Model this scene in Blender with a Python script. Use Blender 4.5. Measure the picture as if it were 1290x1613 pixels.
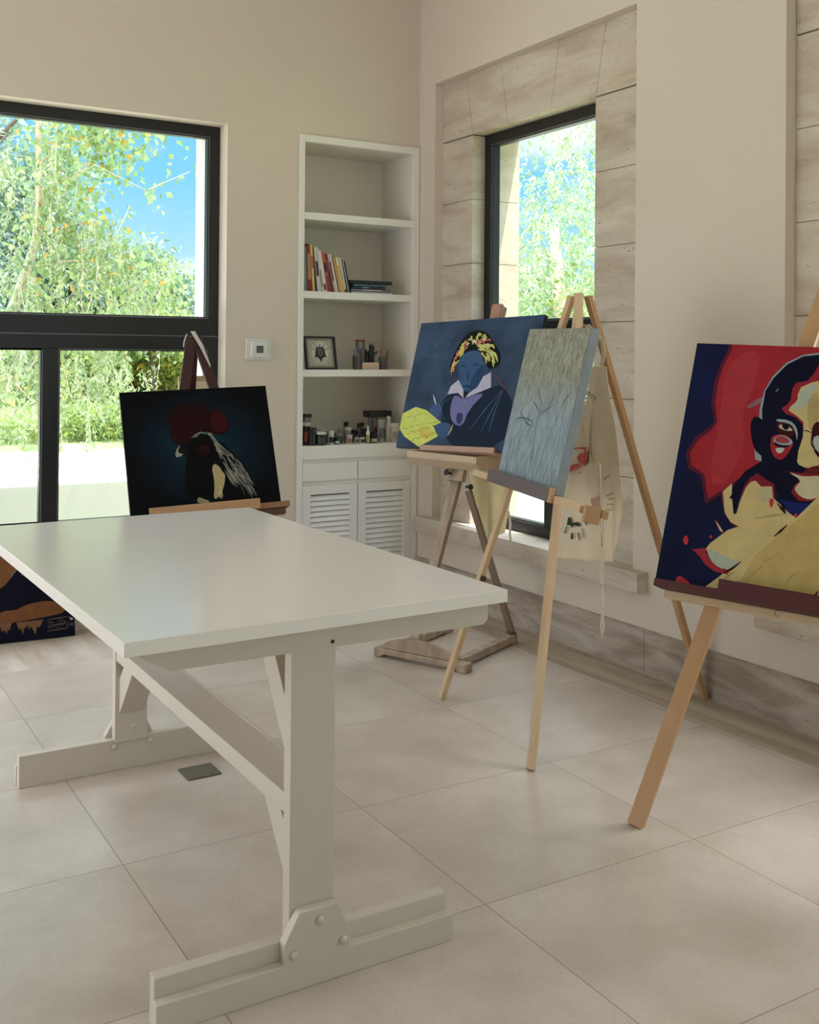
import bpy, bmesh, math, random
import numpy as np
from mathutils import Vector, Matrix
from mathutils.geometry import tessellate_polygon
PI = math.pi
C = bpy.context.scene.collection
for o in list(bpy.data.objects): bpy.data.objects.remove(o)
rnd = random.Random(7)

# ------------------------------------------------------------------ camera
cam_d = bpy.data.cameras.new('camera'); cam = bpy.data.objects.new('camera', cam_d); C.objects.link(cam)
cr, cu, cf = Vector((0.8577, -0.514, 0.0088)), Vector((-0.0118, -0.0024, 0.9999)), Vector((0.514, 0.8578, 0.0081))
cam.matrix_world = Matrix(((cr[0],cu[0],-cf[0],-3.5708),(cr[1],cu[1],-cf[1],-5.8549),(cr[2],cu[2],-cf[2],1.5),(0,0,0,1)))
cam_d.sensor_fit = 'HORIZONTAL'; cam_d.sensor_width = 36; cam_d.lens = 36*1677.8362/1290
cam_d.shift_y = -(806.5-545.3984)/1290
cam_d.clip_start = .05; cam_d.clip_end = 300
S = bpy.context.scene; S.camera = cam

# ------------------------------------------------------------------ sky, sun, daylight from the windows out of view, exposure
S.view_settings.view_transform = 'Standard'; S.view_settings.look = 'None'
S.view_settings.gamma = 1; S.view_settings.use_curve_mapping = False
S.view_settings.exposure = -0.1
def lin(c):
    return tuple((x/255/12.92 if x/255 <= .04045 else ((x/255+.055)/1.055)**2.4) for x in c)
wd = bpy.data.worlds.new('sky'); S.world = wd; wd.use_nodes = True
nt = wd.node_tree; nt.nodes.clear()
N = nt.nodes.new; K = nt.links.new
wo = N('ShaderNodeOutputWorld'); bg = N('ShaderNodeBackground'); K(bg.outputs[0], wo.inputs[0])
tc = N('ShaderNodeTexCoord'); sp = N('ShaderNodeSeparateXYZ'); K(tc.outputs['Generated'], sp.inputs[0])
rp = N('ShaderNodeValToRGB'); K(sp.outputs['Z'], rp.inputs[0])
e = rp.color_ramp.elements; e[0].position = 0; e[0].color = (.66,.90,1,1); e[1].position = .62; e[1].color = (.09,.38,.72,1)
m_ = e.new(.16); m_.color = (.22,.64,.90,1)
cn = N('ShaderNodeTexNoise'); mp = N('ShaderNodeMapping'); mp.inputs['Scale'].default_value = (1,1,3.4); mp.inputs['Location'].default_value = (.35,.2,.1)
K(tc.outputs['Generated'], mp.inputs[0]); K(mp.outputs[0], cn.inputs['Vector']); cn.inputs['Scale'].default_value = 3.2; cn.inputs['Detail'].default_value = 7
cr_ = N('ShaderNodeValToRGB'); K(cn.outputs['Fac'], cr_.inputs[0]); cr_.color_ramp.elements[0].position = .52; cr_.color_ramp.elements[1].position = .66
mx = N('ShaderNodeMix'); mx.data_type = 'RGBA'; K(cr_.outputs[0], mx.inputs['Factor']); K(rp.outputs[0], mx.inputs[6]); mx.inputs[7].default_value = (1,1,1,1)
hz_ = N('ShaderNodeMapRange'); K(sp.outputs['Z'], hz_.inputs[0]); hz_.inputs[1].default_value = .3; hz_.inputs[2].default_value = .6
mw = N('ShaderNodeMix'); mw.data_type = 'RGBA'; K(hz_.outputs[0], mw.inputs['Factor']); K(mx.outputs[2], mw.inputs[6]); mw.inputs[7].default_value = (.78,.88,1,1)
K(mw.outputs[2], bg.inputs[0])
# the sky grows brighter high up, towards the sun
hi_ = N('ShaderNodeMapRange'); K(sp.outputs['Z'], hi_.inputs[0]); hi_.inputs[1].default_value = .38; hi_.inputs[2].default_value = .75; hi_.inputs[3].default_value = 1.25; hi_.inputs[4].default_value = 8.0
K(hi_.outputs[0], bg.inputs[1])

def lamp(name, kind, loc, direction, energy, color, **k):
    l = bpy.data.lights.new(name, kind); l.energy = energy; l.color = color
    for a, b in k.items(): setattr(l, a, b)
    o = bpy.data.objects.new(name, l); C.objects.link(o); o.location = loc
    o.rotation_euler = Vector(direction).to_track_quat('-Z', 'Y').to_euler(); return o
lamp('sun', 'SUN', (0,-5,12), (-.185,.33,-.92), 7.5, (1,.96,.88), angle=.01)
# daylight through the side wall openings; a weak fill added behind the camera
lamp('daylight_left_window', 'AREA', (-5.5,-1.6,1.3), (1,.0,0), 54, (.97,.955,1), shape='RECTANGLE', size=2.3, size_y=2.3)
lamp('rear_fill_lamp', 'AREA', (-2.2,-9.12,1.75), (0,1,0), 3, (1,.95,.88), shape='RECTANGLE', size=3.4, size_y=2.3)  # added fill lamp, no such source in view
lamp('daylight_right_window', 'AREA', (.75,-3.72,1.9), (-1,0,-.4), 62, (1,.95,.92), shape='RECTANGLE', size=1.1, size_y=2.2)
lamp('daylight_right_rear_window', 'AREA', (.75,-6.4,1.9), (-1,.1,-.35), 5, (1,.93,.86), shape='RECTANGLE', size=1.8, size_y=2.2)

# ------------------------------------------------------------------ material helpers
def newmat(name):
    m = bpy.data.materials.new(name); m.use_nodes = True; return m, m.node_tree, m.node_tree.nodes['Principled BSDF']
def mat(name, col, rough=.5, var=0, scale=8, stretch=(1,1,1), bump=0, metal=0, col2=None, spec=None, coord='Object', detail=4):
    m, t, b = newmat(name); c = lin(col)
    b.inputs['Base Color'].default_value = (*c,1); b.inputs['Roughness'].default_value = rough; b.inputs['Metallic'].default_value = metal
    if spec is not None: b.inputs['Specular IOR Level'].default_value = spec
    if var or bump or col2:
        tc = t.nodes.new('ShaderNodeTexCoord'); mp = t.nodes.new('ShaderNodeMapping'); mp.inputs['Scale'].default_value = stretch
        n = t.nodes.new('ShaderNodeTexNoise'); n.inputs['Scale'].default_value = scale; n.inputs['Detail'].default_value = detail
        t.links.new(tc.outputs[coord], mp.inputs[0]); t.links.new(mp.outputs[0], n.inputs['Vector'])
        if var or col2:
            r = t.nodes.new('ShaderNodeValToRGB'); t.links.new(n.outputs['Fac'], r.inputs[0])
            r.color_ramp.elements[0].position = .3; r.color_ramp.elements[1].position = .7
            c2 = lin(col2) if col2 else c
            r.color_ramp.elements[0].color = (*[max(0, x*(1-var)) for x in c],1); r.color_ramp.elements[1].color = (*[min(1, x*(1+var)) for x in c2],1)
            t.links.new(r.outputs[0], b.inputs['Base Color'])
        if bump:
            bp = t.nodes.new('ShaderNodeBump'); bp.inputs['Strength'].default_value = bump; bp.inputs['Distance'].default_value = .004
            t.links.new(n.outputs['Fac'], bp.inputs['Height']); t.links.new(bp.outputs[0], b.inputs['Normal'])
    return m
def stone(name, c1, c2, c3, axis, scale=2.2, pits=True):
    """travertine: bands along one axis, cloudy patches, small dark pits"""
    m, t, b = newmat(name); n = t.nodes.new; k = t.links.new
    tc = n('ShaderNodeTexCoord'); mp = n('ShaderNodeMapping'); mp.inputs['Scale'].default_value = axis; k(tc.outputs['Object'], mp.inputs[0])
    a = n('ShaderNodeTexNoise'); a.inputs['Scale'].default_value = scale; a.inputs['Detail'].default_value = 8; a.inputs['Roughness'].default_value = .62; a.inputs['Distortion'].default_value = .5; k(mp.outputs[0], a.inputs['Vector'])
    r = n('ShaderNodeValToRGB'); k(a.outputs['Fac'], r.inputs[0]); e = r.color_ramp.elements
    e[0].position = .32; e[0].color = (*lin(c1),1); e[1].position = .68; e[1].color = (*lin(c3),1); q = e.new(.5); q.color = (*lin(c2),1)
    out = r.outputs[0]
    if pits:
        p = n('ShaderNodeTexNoise'); p.inputs['Scale'].default_value = 38; p.inputs['Detail'].default_value = 3; k(mp.outputs[0], p.inputs['Vector'])
        pr = n('ShaderNodeValToRGB'); k(p.outputs['Fac'], pr.inputs[0]); pr.color_ramp.elements[0].position = .67; pr.color_ramp.elements[1].position = .72
        x = n('ShaderNodeMix'); x.data_type = 'RGBA'; k(pr.outputs[0], x.inputs['Factor']); k(out, x.inputs[6]); x.inputs[7].default_value = (*[v*.55 for v in lin(c1)],1); out = x.outputs[2]
    k(out, b.inputs['Base Color']); b.inputs['Roughness'].default_value = .62
    bp = n('ShaderNodeBump'); bp.inputs['Strength'].default_value = .25; bp.inputs['Distance'].default_value = .003; k(a.outputs['Fac'], bp.inputs['Height']); k(bp.outputs[0], b.inputs['Normal'])
    return m
M_ceiling = mat('ceiling_paint', (244,241,236), .8, var=.01, scale=1.5)
M_wall = mat('wall_paint', (215,202,186), .75, var=.015, scale=1.5, bump=.02)
M_trimw = mat('white_shelf_paint', (236,232,224), .4)
M_shelfin = mat('shelf_back_paint', (226,218,205), .6)
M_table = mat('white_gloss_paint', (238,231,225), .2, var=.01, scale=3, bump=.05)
M_tableframe = mat('white_satin_shaded', (206,195,180), .36)  # same white as the top, darkened to put shade into the frame colour
M_black = mat('black_aluminium', (17,16,19), .38)
M_blackedge = mat('grey_gasket', (120,118,124), .4)
M_stone = stone('travertine', (176,158,138), (200,186,168), (214,203,188), (1,.7,3.2))
M_stone2 = stone('travertine_skirting', (138,120,104), (172,156,142), (196,184,172), (1,.9,4.5), 2.4)
M_stone3 = stone('travertine_floor_strip', (150,132,112), (182,166,148), (200,188,172), (5,1,1), 1.6, False)
M_pine = mat('pale_pine', (216,190,154), .5, var=.08, scale=14, stretch=(1,1,.12), col2=(200,166,126))
M_pine2 = mat('honey_pine', (196,156,112), .45, var=.10, scale=14, stretch=(1,1,.12), col2=(178,134,92))
M_beech = mat('brown_beech', (150,128,106), .5, var=.12, scale=18, stretch=(1,1,.15), col2=(174,152,128))
M_beechd = mat('dark_beech', (124,100,82), .5, var=.1, scale=18, stretch=(1,1,.15))
M_mahog = mat('dark_mahogany', (58,18,20), .4, var=.15, scale=12, stretch=(1,1,.2))
M_redwood = mat('red_stained_wood', (72,11,12), .6, var=.12, scale=12, stretch=(.3,.3,2))
M_tray = mat('walnut_tray', (138,98,72), .5, var=.15, scale=16, stretch=(.15,1,1))
M_trayd = mat('dark_walnut', (92,58,44), .5, var=.15, scale=16, stretch=(.15,1,1))
M_greytray = mat('grey_painted_wood', (108,94,92), .55, var=.1, scale=20, bump=.1)
M_metal = mat('brushed_metal', (112,106,92), .38, metal=.7)
M_dark = mat('black_plastic', (16,15,16), .4)
M_white = mat('white_plastic', (222,220,214), .35)
M_lcd = mat('lcd_grey', (86,90,84), .3)
M_cloth = mat('cream_cotton', (226,208,178), .85, var=.05, scale=10, bump=.3)
M_clothy = mat('pale_yellow_cotton', (226,210,160), .85, var=.05, scale=10, bump=.3)
M_string = mat('cotton_string', (222,210,190), .85)
M_plaster = mat('outdoor_plaster', (236,234,226), .8, var=.03, scale=2)
M_strap = mat('white_strap', (205,200,190), .7)

def floor_mat():
    m, t, b = newmat('stone_tiles'); n = t.nodes.new; k = t.links.new
    g = n('ShaderNodeNewGeometry'); s = n('ShaderNodeSeparateXYZ'); k(g.outputs['Position'], s.inputs[0])
    def ma(op, a, v=None, w=None):
        x = n('ShaderNodeMath'); x.operation = op
        for i, q in enumerate((a, v, w)):
            if q is None: continue
            if isinstance(q, (int, float)): x.inputs[i].default_value = q
            else: k(q, x.inputs[i])
        return x.outputs[0]
    tx = ma('DIVIDE', ma('ADD', s.outputs['X'], 1.089), .79); ty = ma('DIVIDE', ma('ADD', s.outputs['Y'], 2.745), .716)
    def edge(v, size):
        f = ma('FRACT', v); d = ma('MINIMUM', f, ma('SUBTRACT', 1, f)); return ma('MULTIPLY', d, size)
    d = ma('MINIMUM', edge(tx, .79), edge(ty, .716)); grout = ma('LESS_THAN', d, .0016)
    cb = n('ShaderNodeCombineXYZ'); k(ma('FLOOR', tx), cb.inputs[0]); k(ma('FLOOR', ty), cb.inputs[1])
    wn = n('ShaderNodeTexWhiteNoise'); k(cb.outputs[0], wn.inputs['Vector'])
    ad = n('ShaderNodeVectorMath'); ad.operation = 'MULTIPLY_ADD'; k(wn.outputs['Color'], ad.inputs[0]); ad.inputs[1].default_value = (7,7,7); k(g.outputs['Position'], ad.inputs[2])
    a = n('ShaderNodeTexNoise'); a.inputs['Scale'].default_value = 3.2; a.inputs['Detail'].default_value = 7; a.inputs['Roughness'].default_value = .6; k(ad.outputs[0], a.inputs['Vector'])
    r = n('ShaderNodeValToRGB'); k(a.outputs['Fac'], r.inputs[0]); e = r.color_ramp.elements
    e[0].position = .3; e[0].color = (*lin((186,172,157)),1); e[1].position = .72; e[1].color = (*lin((212,200,188)),1)
    fine = n('ShaderNodeTexNoise'); fine.inputs['Scale'].default_value = 90; fine.inputs['Detail'].default_value = 2; k(g.outputs['Position'], fine.inputs['Vector'])
    fr = n('ShaderNodeValToRGB'); k(fine.outputs['Fac'], fr.inputs[0]); fr.color_ramp.elements[0].color = (.93,.93,.93,1); fr.color_ramp.elements[0].position = .3; fr.color_ramp.elements[1].position = .6
    mu = n('ShaderNodeMix'); mu.data_type = 'RGBA'; mu.blend_type = 'MULTIPLY'; mu.inputs['Factor'].default_value = 1; k(r.outputs[0], mu.inputs[6]); k(fr.outputs[0], mu.inputs[7])
    tv = n('ShaderNodeMix'); tv.data_type = 'RGBA'; tv.blend_type = 'MULTIPLY'; tv.inputs['Factor'].default_value = 1; k(mu.outputs[2], tv.inputs[6])
    tr = n('ShaderNodeValToRGB'); k(wn.outputs['Value'], tr.inputs[0]); tr.color_ramp.elements[0].color = (.94,.93,.91,1); k(tr.outputs[0], tv.inputs[7])
    gx = n('ShaderNodeMix'); gx.data_type = 'RGBA'; k(grout, gx.inputs['Factor']); k(tv.outputs[2], gx.inputs[6]); gx.inputs[7].default_value = (*lin((138,124,108)),1)
    k(gx.outputs[2], b.inputs['Base Color']); b.inputs['Roughness'].default_value = .3
    bp = n('ShaderNodeBump'); bp.inputs['Strength'].default_value = .12; bp.inputs['Distance'].default_value = .002; k(a.outputs['Fac'], bp.inputs['Height']); k(bp.outputs[0], b.inputs['Normal'])
    return m
M_floor = floor_mat()
def glass_mat():
    m, t, b = newmat('window_glass'); n = t.nodes.new
    tr = n('ShaderNodeBsdfTransparent'); gl = n('ShaderNodeBsdfGlossy'); gl.inputs['Roughness'].default_value = .02
    mx = n('ShaderNodeMixShader'); mx.inputs[0].default_value = .025
    t.links.new(tr.outputs[0], mx.inputs[1]); t.links.new(gl.outputs[0], mx.inputs[2]); t.links.new(mx.outputs[0], t.nodes['Material Output'].inputs[0]); return m
M_glass = glass_mat()

# ------------------------------------------------------------------ mesh helpers
class MB:
    """collects shapes in world coordinates; build() links them as one mesh object"""
    def __init__(s): s.v = []; s.f = []; s.m = []
    def add(s, verts, faces, mi=0):
        o = len(s.v); s.v += [tuple(p) for p in verts]; s.f += [tuple(i+o for i in f) for f in faces]; s.m += [mi]*len(faces); return s
    def box(s, x0, x1, y0, y1, z0, z1, mi=0):
        x0, x1 = min(x0,x1), max(x0,x1); y0, y1 = min(y0,y1), max(y0,y1); z0, z1 = min(z0,z1), max(z0,z1)
        return s.add([(x0,y0,z0),(x1,y0,z0),(x1,y1,z0),(x0,y1,z0),(x0,y0,z1),(x1,y0,z1),(x1,y1,z1),(x0,y1,z1)],
            [(3,2,1,0),(4,5,6,7),(0,1,5,4),(1,2,6,5),(2,3,7,6),(3,0,4,7)], mi)
    def obox(s, o, a, b, c, mi=0):
        """box from corner o spanned by the edge vectors a, b, c"""
        o, a, b, c = map(Vector, (o, a, b, c))
        if a.cross(b).dot(c) < 0: a, b = b, a
        return s.add([o,o+a,o+a+b,o+b,o+c,o+a+c,o+a+b+c,o+b+c], [(3,2,1,0),(4,5,6,7),(0,1,5,4),(1,2,6,5),(2,3,7,6),(3,0,4,7)], mi)
    def bar(s, p, q, w, wd, t, mi=0):
        """bar from p to q, width w measured along wd, thickness t across"""
        p, q, wd = Vector(p), Vector(q), Vector(wd); d = (q-p).normalized(); a = (wd-d*wd.dot(d)).normalized(); b = d.cross(a)
        return s.obox(p-a*w/2-b*t/2, a*w, b*t, q-p, mi)
    def prism(s, pts, ext, mi=0):
        pts = [Vector(p) for p in pts]; ext = Vector(ext); n = len(pts)
        nrm = Vector((0,0,0))
        for i in range(n): nrm += pts[i].cross(pts[(i+1)%n])
        if nrm.dot(ext) > 0: pts.reverse()
        tri = tessellate_polygon([pts]); v = pts+[p+ext for p in pts]; f = []
        for t in tri:
            a, b, c = t; nn = (pts[b]-pts[a]).cross(pts[c]-pts[a])
            if nn.dot(ext) > 0: a, c = c, a
            f.append((a,b,c)); f.append((c+n,b+n,a+n))
        for i in range(n): j = (i+1)%n; f.append((j,i,i+n,j+n))
        return s.add(v, f, mi)
    def tube(s, pts, r, seg=8, mi=0, cap=True):
        pts = [Vector(p) for p in pts]; n = len(pts); rr = list(r)+[r[-1]]*n if isinstance(r, (list,tuple)) else [r]*n; rings = []
        up = None
        for i, p in enumerate(pts):
            d = (pts[min(i+1,n-1)]-pts[max(i-1,0)]).normalized()
            if up is None: up = Vector((0,0,1)) if abs(d.z) < .9 else Vector((1,0,0))
            a = d.cross(up).normalized(); b = a.cross(d); up = b
            rings.append([p+(a*math.cos(2*PI*k/seg)+b*math.sin(2*PI*k/seg))*rr[i] for k in range(seg)])
        v = [q for rg in rings for q in rg]; f = []
        for i in range(n-1):
            for k in range(seg): f.append((i*seg+k, i*seg+(k+1)%seg, (i+1)*seg+(k+1)%seg, (i+1)*seg+k))
        if cap: f.append(tuple(range(seg))[::-1]); f.append(tuple((n-1)*seg+k for k in range(seg)))
        return s.add(v, f, mi)
    def lathe(s, x, y, z, prof, seg=20, mi=0):
        v = []; f = []; n = len(prof)
        for r, h in prof: v += [(x+r*math.cos(2*PI*k/seg), y+r*math.sin(2*PI*k/seg), z+h) for k in range(seg)]
        for i in range(n-1):
            for k in range(seg): f.append((i*seg+k, i*seg+(k+1)%seg, (i+1)*seg+(k+1)%seg, (i+1)*seg+k))
        f.append(tuple(range(seg))[::-1]); f.append(tuple((n-1)*seg+k for k in range(seg)))
        return s.add(v, f, mi)
    def build(s, name, mats, parent=None, origin=None, bevel=0, smooth=False, segs=2):
        if not isinstance(mats, (list, tuple)): mats = [mats]
        if parent is not None: og = Vector(parent['_o'])
        elif origin is not None: og = Vector(origin)
        else: og = Vector((0,0,0))
        me = bpy.data.meshes.new(name); me.from_pydata([(p[0]-og[0], p[1]-og[1], p[2]-og[2]) for p in s.v], [], s.f)
        for m in mats: me.materials.append(m)
        me.polygons.foreach_set('material_index', s.m)
        if smooth: me.polygons.foreach_set('use_smooth', [True]*len(s.f))
        me.update(); o = bpy.data.objects.new(name, me); C.objects.link(o)
        if parent is not None: o.parent = parent
        else: o.location = og
        o['_o'] = tuple(og)
        if bevel:
            b = o.modifiers.new('bevel', 'BEVEL'); b.width = bevel; b.segments = segs; b.limit_method = 'ANGLE'; b.angle_limit = math.radians(40)
        return o
def thing(name, label, cat, loc, group=None):
    o = bpy.data.objects.new(name, None); C.objects.link(o); o.location = loc; o['_o'] = tuple(loc); o.empty_display_size = .1
    return tag(o, label, cat, group)
def tag(o, label, cat, group=None, kind=None):
    o['label'] = label; o['category'] = cat
    if group: o['group'] = group
    if kind: o['kind'] = kind
    return o
def struct(o): o['kind'] = 'structure'; return o
def V3(*a): return Vector(a)

# ------------------------------------------------------------------ the room
ZC = 4.15; WT = .36; XL, YB = -5.3, -8.8
struct(MB().box(XL, -.27, YB, -.62, -.12, 0).build('floor', M_floor))
struct(MB().box(XL, 0, -.62, 0, -.12, 0).build('trim_1', M_stone3))
struct(MB().box(-.27, 0, YB, -.62, -.12, 0).build('trim_2', stone('travertine_side_strip', (150,132,112), (182,166,148), (200,188,172), (5,.5,1), 1.6, False)))
struct(MB().box(XL-WT, WT+.04, YB-WT, WT, ZC, ZC+.2).build('ceiling', M_ceiling))
# back wall with the wide window opening and the shelf niche
WX0, WX1, WZ0, WZ1 = -4.2, -1.3071, .5, 2.8349
NX0, NX1, NZ1, ND = -.849, -.004, 2.829, .40
b = MB()
b.box(XL, WX0, 0, WT, 0, ZC); b.box(WX0, WX1, 0, WT, 0, WZ0); b.box(WX0, WX1, 0, WT, WZ1, ZC)
b.box(WX1, NX0, 0, WT, 0, ZC); b.box(NX0, NX1, 0, WT, NZ1, ZC)
b.box(NX1, WT, 0, WT, 0, ZC); b.box(NX0-.02, WT, ND+.02, ND+.1, 0, NZ1+.1); b.box(NX0-.04, NX0-.005, WT, ND+.1, 0, NZ1+.1)
struct(b.build('wall_back', M_wall))
# right wall: two recesses lined with travertine
RY = [(-2.007,-.188),(-4.63,-2.811)]
b = MB()
ys = [0, RY[0][1], RY[0][0], RY[1][1]-.08, RY[1][0], YB]
R0, R1 = RY[0], (-4.71,-2.893); ZR = 3.21
for (a, c) in ((0, R0[1]), (R0[0], R1[1]), (R1[0], -5.5), (-7.3, YB)): b.box(0, WT, c, a, 0, ZC)
b.box(0, WT, -7.3, -5.5, 0, .5); b.box(0, WT, -7.3, -5.5, 2.9, ZC)
for (a, c) in (R0, R1): b.box(0, WT, a, c, 0, .384); b.box(0, WT, a, c, ZR, ZC)
struct(b.build('wall_right', M_wall))
# left wall and rear wall, each with a glazed opening
b = MB(); b.box(XL-WT, XL, -8.8, -3.35, 0, ZC); b.box(XL-WT, XL, -.45, WT, 0, ZC); b.box(XL-WT, XL, -3.35, -.45, 0, .06); b.box(XL-WT, XL, -3.35, -.45, 2.45, ZC)
struct(b.build('wall_left', M_wall))
b = MB(); b.box(XL-WT, -4.0, YB-WT, YB, 0, ZC); b.box(-.4, WT, YB-WT, YB, 0, ZC); b.box(-4.0, -.4, YB-WT, YB, 0, .5); b.box(-4.0, -.4, YB-WT, YB, 3.0, ZC)
struct(b.build('wall_rear', M_wall))
# skirting of travertine slabs with a thin ledge
b = MB(); y = 0
for y1 in (-2.10, -4.25, -6.4, YB): b.box(-.014, 0, y1+.0012, y-.0012, 0, .205); y = y1
b.box(-.018, 0, YB, 0, .205, .211)
struct(b.build('baseboard_right', M_stone2, bevel=.001))

# stone surrounds
def surround(name, y0, y1, flip=False):
    """voussoir lintel, two jambs of coursed blocks; far side y1, near side y0"""
    X0, X1 = .06, .413; b = MB(); o1, o0 = y1-.333, y0+.367
    def pol(pts): b.prism([(X0, p, q) for p, q in pts], (X1-X0, 0, 0))
    g = .0012
    zs = [.48,.905,1.29,1.675,2.06,2.447,2.835]
    for i in range(6):
        pol([(y1,zs[i]+g),(o1,zs[i]+g),(o1,zs[i+1]-g),(y1,zs[i+1]-g)])
        pol([(y0,zs[i]+g),(o0,zs[i]+g),(o0,zs[i+1]-g),(y0,zs[i+1]-g)])
    T = ZR; zb = 2.84
    tops = [y1, y1-.258, y1-.62, y1-1.155, y1-1.53, y0]; bots = [y1, y1-.333, y1-.69, y1-1.08, y1-1.453, y0]
    for i in range(5):
        pol([(tops[i]-g,T),(bots[i]-g,zb+g),(bots[i+1]+g,zb+g),(tops[i+1]+g,T)])
    o = b.build(name, M_stone, bevel=.0022, segs=1); return struct(o)
surround('trim_3', *R0); surround('trim_4', *R1)
def ledge(name, ya, yb, zt=.482):
    b = MB(); b.box(-.067, WT+.05, ya+(0), yb, .385, zt); return struct(b.build(name, M_stone, bevel=.004))
ledge('trim_5', -2.108, -.088); ledge('trim_6', -4.81, -2.80)

# window 1, black aluminium, fixed light above, two casements below
def rect_frame(b, mapf, u0, u1, z0, z1, w, d0, d1, mi=0):
    for (a0, a1, c0, c1) in ((u0,u1,z0,z0+w),(u0,u1,z1-w,z1),(u0,u0+w,z0+w,z1-w),(u1-w,u1,z0+w,z1-w)): b.box(*mapf(a0,a1,d0,d1,c0,c1), mi)
mapB = lambda a0, a1, d0, d1, c0, c1: (a0, a1, d0, d1, c0, c1)
mapR = lambda a0, a1, d0, d1, c0, c1: (d0, d1, a0, a1, c0, c1)
def make_window(name, mp, u0, u1, zs, ztr, mull, d, fw=.062):
    z0, z1 = zs; b = MB()
    rect_frame(b, mp, u0, u1, z0, z1, fw, d, d+.07)
    b.box(*mp(u0+fw, u1-fw, d+.0, d+.07, ztr[0], ztr[1]))
    for (m0, m1) in mull: b.box(*mp(m0, m1, d+.005, d+.07, z0+fw, ztr[0]))
    w = struct(b.build(name, M_black, bevel=.002)); w['_o'] = (0,0,0)
    # beads: thin light gasket line round every pane, and the panes
    edges = [u0+fw] + [q for mm in mull for q in mm] + [u1-fw]
    panes = [(u0+fw, u1-fw, ztr[1], z1-fw)] + [(edges[2*i], edges[2*i+1], z0+fw, ztr[0]) for i in range(len(mull)+1)]
    for (a, c, e0, e1) in panes:
        s = MB(); rect_frame(s, mp, a-.004, c+.004, e0-.004, e1+.004, .014, d+.012, d+.06); s.build('sash', M_black, w, bevel=.001)
        g = MB(); rect_frame(g, mp, a-.001, c+.001, e0-.001, e1+.001, .0045, d+.008, d+.013); g.build('gasket', M_blackedge, w)
        g = MB().box(*mp(a+.009, c-.009, d+.034, d+.040, e0+.009, e1-.009)); g.build('pane', M_glass, w)
    return w
w1 = make_window('window_1', mapB, WX0, WX1, (.5, WZ1), (1.518, 1.702), [(-2.306,-2.222), (-3.29,-3.206)], .12)
s = MB().box(WX0, WX1, .115, .121, 1.596, 1.600); s.build('transom_joint', M_blackedge, w1)
for nm, R in (('window_2', R0), ('window_3', R1)):
    u0, u1 = R[0]+.367, R[1]-.333; mid = (u0+u1)/2-.07
    make_window(nm, mapR, u0, u1, (.482, 2.84), (1.52, 1.70), [(mid-.09, mid+.03)], .15)
# outer plaster return of the big window
struct(MB().box(-1.374, WX1+.05, .192, .345, WZ0, WZ1-.03).build('trim_7', M_plaster))

# ------------------------------------------------------------------ built-in shelf
T0 = (-.426, .2, 0)
t = thing('built_in_bookcase', 'tall white built-in bookcase with open shelves above louvred doors, in the room corner', 'bookcase', T0)
b = MB(); xi0, xi1 = -.815, -.046
b.box(NX0, xi0, -.012, .02, 0, NZ1); b.box(xi1, NX1, -.012, .02, 0, NZ1); b.box(xi0, xi1, -.012, .02, 2.786, NZ1)
b.build('face_frame', M_trimw, t, bevel=.0015)
b = MB(); b.box(NX0, xi0, .02, ND, 0, NZ1-.001); b.box(xi1, NX1, .02, ND, 0, NZ1-.001); b.box(xi0, xi1, .02, ND, 2.786, NZ1-.001); b.box(NX0, NX1, ND, ND+.015, 0, NZ1-.001)
b.build('carcass', M_shelfin, t)
for z0, z1 in ((2.316,2.360),(1.839,1.882),(1.362,1.405)):
    MB().box(xi0, xi1, -.008, ND, z0, z1).build('shelf', M_trimw, t, bevel=.001)
MB().box(xi0, xi1, -.010, ND, .860, .942).build('counter', M_trimw, t, bevel=.002)
xm = -.432
for a, c in ((xi0+.003, xm-.003), (xm+.003, xi1-.003)):
    MB().box(a, c, -.008, .03, .727, .835).build('drawer', M_trimw, t, bevel=.0015)
    dr = MB(); la, lc = (a+.055, c-.05); lz0, lz1 = .13, .645
    dr.box(a, la, -.008, .02, .06, .700); dr.box(lc, c, -.008, .02, .06, .700); dr.box(la, lc, -.008, .02, lz1, .700); dr.box(la, lc, -.008, .02, .06, lz0)
    d = dr.build('louvred_door', M_trimw, t, bevel=.001)
    sl = MB(); n = 16
    for i in range(n):
        z = lz1-.004-(i+1)*(lz1-lz0)/n
        sl.obox((la-.002, -.004, z), (lc-la+.004, 0, 0), (0, .012, .0275), (0, .004, -.0025))
    sl.build('louvre_slats', M_trimw, d)
MB().box(xi0, xi1, .03, .06, 0, .66).build('shadow_panel', mat('painted_shadow_grey', (96,92,84), .8), t)  # dark sheet imitating the shade between the louvre slats
MB().box(xi0, xi1, .006, .03, .701, .726).build('rail', M_trimw, t); MB().box(xi0, xi1, .006, .03, .8355, .8595).build('rail', M_trimw, t)
MB().box(xi0, xi1, .0, .03, 0, .058).build('plinth', M_trimw, t)

# thermostat on the back wall
t = thing('thermostat', 'white square thermostat with small grey display on the wall between window and bookcase', 'thermostat', (-1.1026, -.01, 1.525))
b = MB().box(-1.1846, -1.0235, -.010, 0, 1.463, 1.590); b.build('wall_plate', M_white, t, bevel=.008, segs=3)
b = MB().box(-1.1611, -1.0589, -.034, -.010, 1.4771, 1.5739); b.build('housing', M_white, t, bevel=.006, segs=3)
MB().box(-1.1289, -1.0848, -.0352, -.034, 1.5032, 1.5459).build('display', M_lcd, t)

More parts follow.
